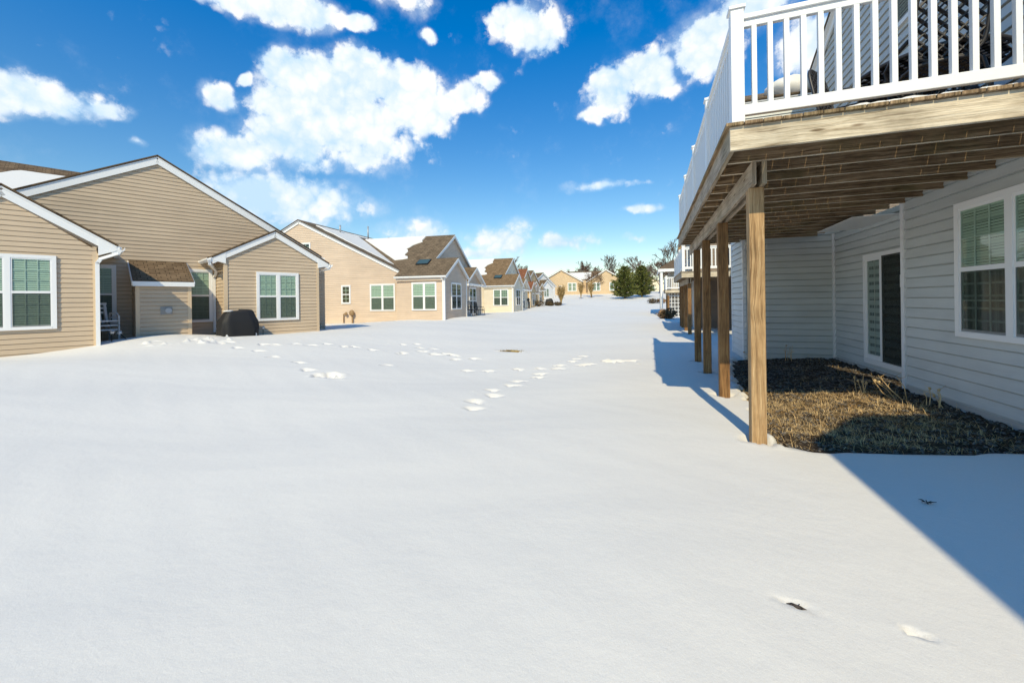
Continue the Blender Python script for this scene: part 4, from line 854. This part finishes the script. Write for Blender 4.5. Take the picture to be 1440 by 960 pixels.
patio_chair(2.52, 4.86, math.pi-.1, 'dark lattice patio chair with its back to the front railing')
patio_chair(2.22, 5.66, R(51), 'dark lattice patio chair at the left side of the patio table')
patio_chair(3.22, 6.1, -.9, 'dark lattice patio chair between the table and the grey wall')

# ------------------------------------------------------------------ further houses and decks of the right row
H2 = empty('brown_house', (0, 0, 0), 0, label='brown sided house with a white railed deck behind the first deck', cat='house')
lap_wall(H2, (2.06, 22.2), (4.2, 22.2), [(0, -.3), (2.14, -.3), (2.14, 5.6), (0, 5.6)], M['sidH'], .15)
lap_wall(H2, (2.06, 27), (2.06, 22.2), [(0, -.3), (4.8, -.3), (4.8, 5.6), (0, 5.6)], M['sidH'], .15)
lap_wall(H2, (4.2, 22.2), (4.2, 17), [(0, -.3), (5.2, -.3), (5.2, 5.6), (0, 5.6)], M['sidH'], .15)
lap_wall(H2, (4.2, 17), (10, 17), [(0, -.3), (5.8, -.3), (5.8, 5.6), (0, 5.6)], M['sidH'], .15)
corner(H2, 2.05, 22.19, -.3, 5.5, M['trim'], .12)
roof(H2, [[(1.8, 16.8, 5.6), (7, 16.8, 7.6), (7, 27.2, 7.6), (1.8, 27.2, 5.6)]][:0] or [[(3.9, 16.7, 5.6), (7.2, 16.7, 7.4), (7.2, 27.2, 7.4), (3.9, 27.2, 5.6)], [(1.8, 22, 5.55), (4.2, 22, 6.3), (4.2, 27.2, 6.3), (1.8, 27.2, 5.55)]], M['roofA'])
deck('brown_house_deck', 1.21, 18.0, 2.60, 2.9, 5.9, [(.55, -.2), (2.5, -.2), (4.5, -.2), (5.6, -.2)], {'back': 1}, 1, 'smaller white railed deck on dark posts, second along the right row', rail_h=1.0)
H3 = empty('porch_house', (0, 0, 0), 0, label='stone coloured house with a roofed porch, third along the right row', cat='house')
lap_wall(H3, (3.2, 38.6), (3.2, 36.4), [(0, -.3), (2.2, -.3), (2.2, 4.0), (0, 4.0)], M['sidI'], .15); lap_wall(H3, (1.7, 38.6), (3.2, 38.6), [(0, -.3), (1.5, -.3), (1.5, 4.0), (0, 4.0)], M['sidI'], .15)
lap_wall(H3, (1.7, 46), (1.7, 38.6), [(0, -.3), (7.4, -.3), (7.4, 4.0), (0, 4.0)], M['sidI'], .15); lap_wall(H3, (3.2, 36.4), (9, 36.4), [(0, -.3), (5.8, -.3), (5.8, 4.0), (0, 4.0)], M['sidI'], .15)
r5 = roof(H3, [[(.62, 37.9, 4.12), (3.4, 37.9, 4.12), (3.4, 41, 5.1), (1.9, 41, 5.1)], [(.62, 46, 4.12), (.62, 37.9, 4.12), (1.9, 41, 5.1), (1.9, 46, 5.1)]], M['roofA'])
boards(r5, [((.66, 37.93, 3.98), (3.4, 37.93, 3.98)), ((.66, 37.93, 3.98), (.66, 46, 3.98))], .05, .26, M['trim'], 'fascia')
roof(H3, [[(2.6, 36.2, 4.3), (6.5, 36.2, 6.8), (6.5, 46, 6.8), (2.6, 46, 4.3)]], M['roofD'])
for y in (38.1, 41.5): corner(H3, .92, y, -.2, 3.95, M['trim'], .2, 'porch_column')
window(H3, (1.7, 38.6), (3.2, 38.6), .25, 2.75, .95, .95, 1, (2, 2), detail=0)
b = MB(); b.box((2.5, 41.0, 4.4), (3.2, 41.8, 6.6)); ck = b.build('chimney', M['rust'], H3)
deck('porch_house_deck', 1.15, 36.0, 2.22, 2.0, 4.5, [(.2, -.2), (2.0, -.2), (4.0, -.2)], {'back': 1}, 0, 'farthest small deck with white railing beneath the roofed porch', rail_h=1.05, beam_x=.25)
o = empty('garden_trellis', (1.9, 36.4, tz(1.9, 36.4)), 0, label='white garden trellis under the farthest deck', cat='trellis')
b = MB()
for k in range(5): b.box((-.5+.25*k-.02, -.02, 0), (-.5+.25*k+.02, .02, 1.9))
for k in range(6): b.box((-.5, -.035, .2+.3*k), (.5, -.02, .24+.3*k))
b.build('lattice_frame', M['trim'], o)

# ------------------------------------------------------------------ plants
def leaf_cloud(b, c, r, n, size, up_=0.3, hollow=.35):
    for i in range(n):
        d = Vector((random.gauss(0, 1), random.gauss(0, 1), random.gauss(0, 1))).normalized(); k = (hollow+(1-hollow)*random.random()**.6)
        p = Vector((c[0]+d.x*r[0]*k, c[1]+d.y*r[1]*k, c[2]+d.z*r[2]*k)); a = Vector((random.gauss(0, 1), random.gauss(0, 1), random.gauss(0, 1)+up_)).normalized(); t = a.cross(d).normalized()*size*.4 if a.cross(d).length > .05 else Vector((size*.4, 0, 0))
        s = random.uniform(.6, 1.3); b.face([p-t*s, p+t*s, p+a*size*s])
def evergreen(x, y, h, w, label):
    o = empty('evergreen_tree', (x, y, tz(x, y)-.05), random.random()*6, label=label, cat='evergreen tree', group='pair of evergreens at the end of the lawn')
    b = MB(); b.tube([(0, 0, 0), (0, 0, h*.5), (.05, 0, h*.95)], [.16, .11, .03], 8)
    f_ = MB(); nl = 15
    for k in range(nl):
        t = k/nl; z = .45+(h-.6)*t**.95; rad = w*(1-t**1.9)**.8*(.68+.5*random.random())*(.75, .9, 1)[min(k, 2)]+.12; m_ = int(13-7*t)
        for j in range(m_):
            a = 6.283*j/m_+random.uniform(-.25, .25); rr = rad*random.uniform(.72, 1.12); tip = Vector((math.cos(a)*rr, math.sin(a)*rr, z+rr*.22)); st = Vector((0, 0, z-.05*rr))
            b.tube([st, st.lerp(tip, .6)+Vector((0, 0, -.04)), tip], [.03, .02, .008], 4, False)
            for i in range(int(26+60*rr/w)):
                s = random.random()**.6; p = st.lerp(tip, s)+Vector((random.gauss(0, .13), random.gauss(0, .13), random.gauss(0, .09)))*(1.1-.3*s)
                d = (tip-st).normalized()+Vector((random.gauss(0, .5), random.gauss(0, .5), random.gauss(.3, .4))); d.normalize(); l = random.uniform(.18, .36); q_ = d.cross(Vector((random.gauss(0, 1), random.gauss(0, 1), random.gauss(0, 1)))).normalized()*l*.22
                f_.face([p-q_, p+q_, p+d*l])
    b.build('trunk', M['bark'], o); f_.build('crown', M['needle'], o)
evergreen(-4.25, 72.5, 5.9, 2.25, 'larger round evergreen tree standing on the snow, left of the pair')
evergreen(-1.5, 77.5, 6.0, 2.1, 'slimmer evergreen tree standing on the snow, right of the pair')
def branch(b, p, d, ln, r, depth, spread, upb, minr, tips=None):
    q_ = p+d*ln; mid_ = p.lerp(q_, .5)+Vector((random.gauss(0, 1), random.gauss(0, 1), random.gauss(0, .5)))*ln*.05
    b.tube([p, mid_, q_], [max(r, minr), max(r*.85, minr), max(r*.68, minr)], 6 if r > .08 else 4, False)
    if depth == 0:
        if tips is not None: tips.append(q_)
        return
    for k in range(3 if depth > 1 or random.random() < .6 else 2):
        nd_ = (d+Vector((random.gauss(0, 1), random.gauss(0, 1), random.gauss(upb, .6)))*spread).normalized()
        branch(b, p.lerp(q_, random.uniform(.55, 1.0)) if k else q_, nd_, ln*random.uniform(.6, .85), r*.62, depth-1, spread, upb, minr, tips)
def bare_tree(x, y, h, depth, label, minr=.03, spread=.45, group='bare trees beyond the lawn', m_='bark', name='bare_tree', base=None):
    o = empty(name, (x, y, (tz(x, y) if base is None else base)-.1), 0, label=label, cat='tree', group=group)
    t = MB(); t.tube([(0, 0, 0), (0, 0, h*.18), (.03*h*.3, 0, h*.32)], [h*.028, h*.022, h*.017], 8); t.build('trunk', M['bark'], o)
    b = MB(); top = Vector((.03*h*.3, 0, h*.31)); branch(b, top, Vector((.03, 0, 1)).normalized(), h*.2, h*.015, depth, spread*.8, .35, minr)
    for k in range(4):
        a = k*1.6+random.random(); branch(b, Vector((0, 0, h*random.uniform(.2, .32))), Vector((math.cos(a)*.7, math.sin(a)*.7, .8)).normalized(), h*.2, h*.011, depth-1, spread, .3, minr)
    b.build('crown', M[m_], o); return o
for x, y, h, dp, lab, mm in [(-11.2, 112, 11.5, 5, 'tall bare tree standing behind the sand house gable', 'bark'), (-9.2, 108, 7, 5, 'dense low bare tree left of the evergreens', 'bark'), (-6.6, 110, 7.5, 5, 'bare tree just left behind the larger evergreen', 'bark'),
        (-3.7, 114, 11, 5, 'tall bare tree rising between the two evergreens', 'twig'), (-1.2, 112, 8.5, 5, 'bare tree behind the slimmer evergreen', 'bark'), (3.6, 86, 11, 5, 'tall bare tree rising behind the porch roof', 'bark'), (1.8, 88, 7.5, 5, 'low spreading bare tree left of the porch roof', 'twig'),
        (-19.0, 112, 9.8, 5, 'brown bushy bare tree above the sand house ridge', 'twig'), (-16.8, 113, 9.4, 5, 'round brown bare tree right above the sand house ridge', 'twig'), (-38, 108, 11.5, 5, 'purplish bare tree above the golden house roof', 'twig'), (-35, 110, 9.5, 5, 'small bare tree right of the purplish bare tree', 'bark')]:
    bare_tree(x, y, h, dp, lab, m_=mm, minr=.028 if mm == 'bark' else .035)
b = MB()
for i in range(60):
    x, y = random.uniform(-60, 30), random.uniform(128, 150); z = tz(x, y)
    for k in range(26): 
        p = Vector((x+random.gauss(0, 1.6), y+random.gauss(0, 1), z)); b.tube([p, p+Vector((random.gauss(0, .5), 0, random.uniform(2, 6)))], [.05, .02], 3, False)
tag(b.build('far_brush', M['twig']), 'grey brown bare brush along the far edge of the lawn', 'brush', kind='stuff')
def vase_shrub(x, y, h, w, label, n=60, leaf='gold', leaves=900, dens=1.0):
    o = empty('golden_shrub', (x, y, tz(x, y)-.05), 0, label=label, cat='shrub', group='golden vase shaped shrubs on the far lawn')
    b = MB(); f_ = MB(); tips = []
    for k in range(n):
        a = random.random()*6.283; r_ = w*random.random()**.5; tip = Vector((math.cos(a)*r_, math.sin(a)*r_, h*random.uniform(.7, 1))); b.tube([(0, 0, 0), (tip.x*.25, tip.y*.25, tip.z*.35), (tip.x*.8, tip.y*.8, tip.z*.75), tip], [.03, .025, .02, .012], 4, False); tips.append(tip)
    for i in range(leaves):
        t = random.choice(tips); s = random.uniform(.45, 1.05); p = Vector((t.x*s, t.y*s, t.z*(s*.85+.15)))+Vector((random.gauss(0, .09), random.gauss(0, .09), random.gauss(0, .1))); d = Vector((random.gauss(0, 1), random.gauss(0, 1), random.gauss(0, 1)))*.09; e = d.cross(Vector((random.gauss(0, 1), random.gauss(0, 1), random.gauss(0, 1)))).normalized()*.05; f_.face([p-e, p+e, p+d])
    b.build('stem', M['gold'], o); f_.build('foliage', M[leaf], o); return o
vase_shrub(-12.55, 59.1, 2.9, .62, 'nearest compact golden shrub beside the white house', 70, leaves=1500)
vase_shrub(-12.2, 75, 3.0, .5, 'middle golden shrub before the sand house', 50, 'gold', 900)
vase_shrub(-10.7, 77.5, 3.4, .65, 'right hand golden shrub below the loose leafy tree', 50, 'gold', 900)
o = empty('leafy_winter_tree', (-10.9, 80, tz(-10.9, 80)-.1), 0, label='loose small tree with rust dry leaves before the sand house', cat='tree')
tips = []; b = MB(); branch(b, Vector((0, 0, 1.2)), Vector((.05, 0, 1)), 1.6, .05, 4, .55, .3, .02, tips)
branch(b, Vector((0, 0, 1.0)), Vector((.5, 0, 1)).normalized(), 1.4, .04, 4, .55, .3, .02, tips); branch(b, Vector((0, 0, 1.0)), Vector((-.5, .2, 1)).normalized(), 1.4, .04, 4, .55, .3, .02, tips)
t = MB(); t.tube([(0, 0, 0), (0, 0, 1.3)], [.08, .06], 8); t.build('trunk', M['bark'], o); br_ = b.build('branches', M['twig'], o)
f_ = MB()
for i in range(1500):
    p = random.choice(tips)+Vector((random.gauss(0, .25), random.gauss(0, .25), random.gauss(0, .25))); d = Vector((random.gauss(0, 1), random.gauss(0, 1), random.gauss(0, 1)))*.08; e = d.cross(Vector((0.3, .2, 1))).normalized()*.05; f_.face([p-e, p+e, p+d])
f_.build('foliage', M['rustleaf'], o)
def bush(x, y, r, label, m_='bushm', n=500, group='low bushes on the far lawn'):
    o = empty('low_bush', (x, y, tz(x, y)), 0, label=label, cat='bush', group=group)
    b = MB()
    for k in range(12): a = random.random()*6.28; b.tube([(0, 0, -.05), (math.cos(a)*r[0]*.7, math.sin(a)*r[1]*.7, r[2]*random.uniform(.6, 1.2))], [.02, .008], 4, False)
    b.build('stem', M['twig'], o); b = MB(); leaf_cloud(b, (0, 0, r[2]*.55), (r[0], r[1], r[2]*.6), n, .14); b.build('foliage', M[m_], o)
bush(-14.4, 53.2, (1.0, .6, .75), 'dark wide bush beside the golden house wall'); bush(-13.6, 56.5, (.6, .5, .6), 'small dark bush behind the wide dark bush'); bush(-12.9, 58.3, (.7, .5, .5), 'low dark bush at the foot of the nearest golden shrub')
bush(.9, 32.2, (.5, .5, .6), 'pale dry bush at the corner of the third deck', 'rustleaf'); bush(1.25, 31.6, (.55, .5, .7), 'dark bush before the third deck posts'); bush(.3, 62, (.9, .6, .6), 'brown bush on the snow left of the porch column', 'bushm'); bush(1.5, 62.5, (.8, .6, .6), 'reddish bush on the snow behind the porch column', 'rustleaf')
gc2 = empty('covered_grill', (-14.2, 58.5, tz(-14.2, 58.5)), .2, label='distant dark covered grill on the snow before the white house', cat='grill'); cover(gc2, 1.2, .7, 1.0)
g3 = empty('kettle_grill', (-14.0, 46.0, tz(-14.0, 46)), 0, label='black grill with a white base beside the golden house corner', cat='grill')
b = MB(); b.blob((0, 0, 1.05), (.48, .35, .27), 14, 8); b.build('hood', M['blackp'], g3); b = MB(); b.box((-.36, -.25, .2), (.36, .25, .78)); b.build('cabinet', M['plastic'], g3)
for sx in (-.38, .38):
    b = MB(); b.box((sx-.04, -.27, 0), (sx+.04, .27, .85)); b.build('leg', M['blackp'], g3)
# chairs on the porch of the peach house
def porch_chair(u, y, rz, lab):
    x, yy = Bw(u, y); o = empty('porch_chair', (x, yy, tz(x, yy)), rz, label=lab, cat='chair', group='dark chairs on the peach house porch')
    b = MB(); b.box((-.27, -.25, .4), (.27, .25, .45)); b.build('seat', M['iron'], o)
    b = MB()
    for i in range(5): b.bar((-.22+.11*i, .25, .45), (-.24+.12*i, .36, 1.0), .03, .02)
    b.bar((-.27, .36, 1.0), (.27, .36, 1.0), .03, .05); b.build('backrest', M['iron'], o)
    for sx, sy in ((-1, -1), (1, -1), (-1, 1), (1, 1)):
        b = MB(); b.tube([(sx*.25, sy*.23, .42), (sx*.28, sy*.27, 0)], .02, 6); b.build('leg', M['iron'], o)
    for sx in (-1, 1):
        b = MB(); b.tube([(sx*.27, -.23, .42), (sx*.28, -.2, .64), (sx*.27, .28, .66)], .018, 6); b.build('armrest', M['iron'], o)
porch_chair(-.35, 5.5, R(80), 'dark porch chair nearer the sunroom wall of the peach house'); porch_chair(-.35, 7.5, R(100), 'dark porch chair farther along the peach house porch')

# ------------------------------------------------------------------ small things on the snow and in the bed
def weed(x, y, h, lab, lean):
    o = MB()
    p0 = Vector((x, y, bedz(x, y)-.03))
    for k in range(5):
        d = Vector((lean[0]+random.gauss(0, .2), lean[1]+random.gauss(0, .2), 1)).normalized(); l = h*random.uniform(.6, 1); q_ = p0+Vector((random.gauss(0, .04), random.gauss(0, .04), 0)); m1 = q_+d*l*.5+Vector((random.gauss(0, .02),)*3); e = q_+d*l+Vector((lean[0], lean[1], -.1))*.12*l
        o.tube([q_, m1, e], [.006, .005, .003], 5, False)
        for j in range(3):
            s = m1.lerp(e, random.random()); o.tube([s, s+Vector((random.gauss(0, .05), random.gauss(0, .05), random.uniform(.02, .07)))], [.003, .002], 4, False)
        if random.random() < .6: o.blob(e, (.016, .016, .02), 6, 4, .5, k)
    tag(o.build('dead_weed', M['straw']), lab, 'weed', 'dead weeds in the mulch bed')
weed(2.95, 7.35, .34, 'upright dead weed with seed heads before the sliding door', (-.05, .05)); weed(3.2, 6.9, .45, 'leaning dead weed right of the upright dead weed', (-.55, .2)); weed(3.38, 6.55, .3, 'short dead weed nearest the grey wall', (-.2, .1)); weed(2.25, 10.6, .42, 'thin dead weed against the far recess wall', (-.15, 0)); weed(2.9, 10.6, .4, 'curved dead weed beside the recess corner', (.2, 0))
def snow_z(x, y): return float(GZ[min(np.searchsorted(ys, y), len(ys)-1), min(np.searchsorted(xs, x), len(xs)-1)])
b = MB(); z = snow_z(.64, 2.25)
b.tube([(.60, 2.265, z+.006), (.62, 2.258, z+.012), (.65, 2.248, z+.012), (.685, 2.236, z+.008)], [.004, .009, .008, .003], 7); b.tube([(.64, 2.25, z+.012), (.652, 2.262, z+.02)], [.003, .0015], 5)
tag(b.build('bark_piece', leafy('dark_bark_piece', (.02, .018, .018), (.12, .10, .09), .8, 60)), 'dark piece of bark lying on the sunlit snow', 'twig')
b = MB(); z = snow_z(1.84, 3.68)+.012
for k in range(6):
    a = k*1.05+.2; l = (.055, .03, .05, .035, .045, .03)[k]; b.face([(1.84, 3.68, z), (1.84+math.cos(a-.3)*l*.6, 3.68+math.sin(a-.3)*l*.6, z+.008), (1.84+math.cos(a)*l, 3.68+math.sin(a)*l, z+.003), (1.84+math.cos(a+.3)*l*.6, 3.68+math.sin(a+.3)*l*.6, z+.006)])
b.tube([(1.84, 3.68, z), (1.9, 3.69, z+.006)], [.003, .002], 5)
tag(b.build('dry_leaf', leafy('dark_dry_leaf', (.02, .016, .012), (.05, .035, .025), .7, 30)), 'dark curled leaf on the shaded snow', 'leaf')
b = MB(); z = snow_z(-4.02, 11.52)
for i in range(420):
    x, y = random.gauss(-4.02, .2), random.gauss(11.52, .07); a = random.uniform(0, 6.28); l = random.uniform(.03, .1); p = Vector((x, y, z+.02)); e = p+Vector((math.cos(a)*l, math.sin(a)*l*.6, random.uniform(.01, .08))); s = Vector((-math.sin(a), math.cos(a), 0))*.006; b.face([p-s, p+s, e])
b.blob((-4.02, 11.54, z+.005), (.42, .13, .06), 18, 6, .5, 1)
tag(b.build('grass_patch', leafy('wet_yellow_grass', (.10, .07, .03), (.42, .30, .10), .8, 6)), 'small patch of bare yellow grass showing through the snow', 'grass', kind='stuff')
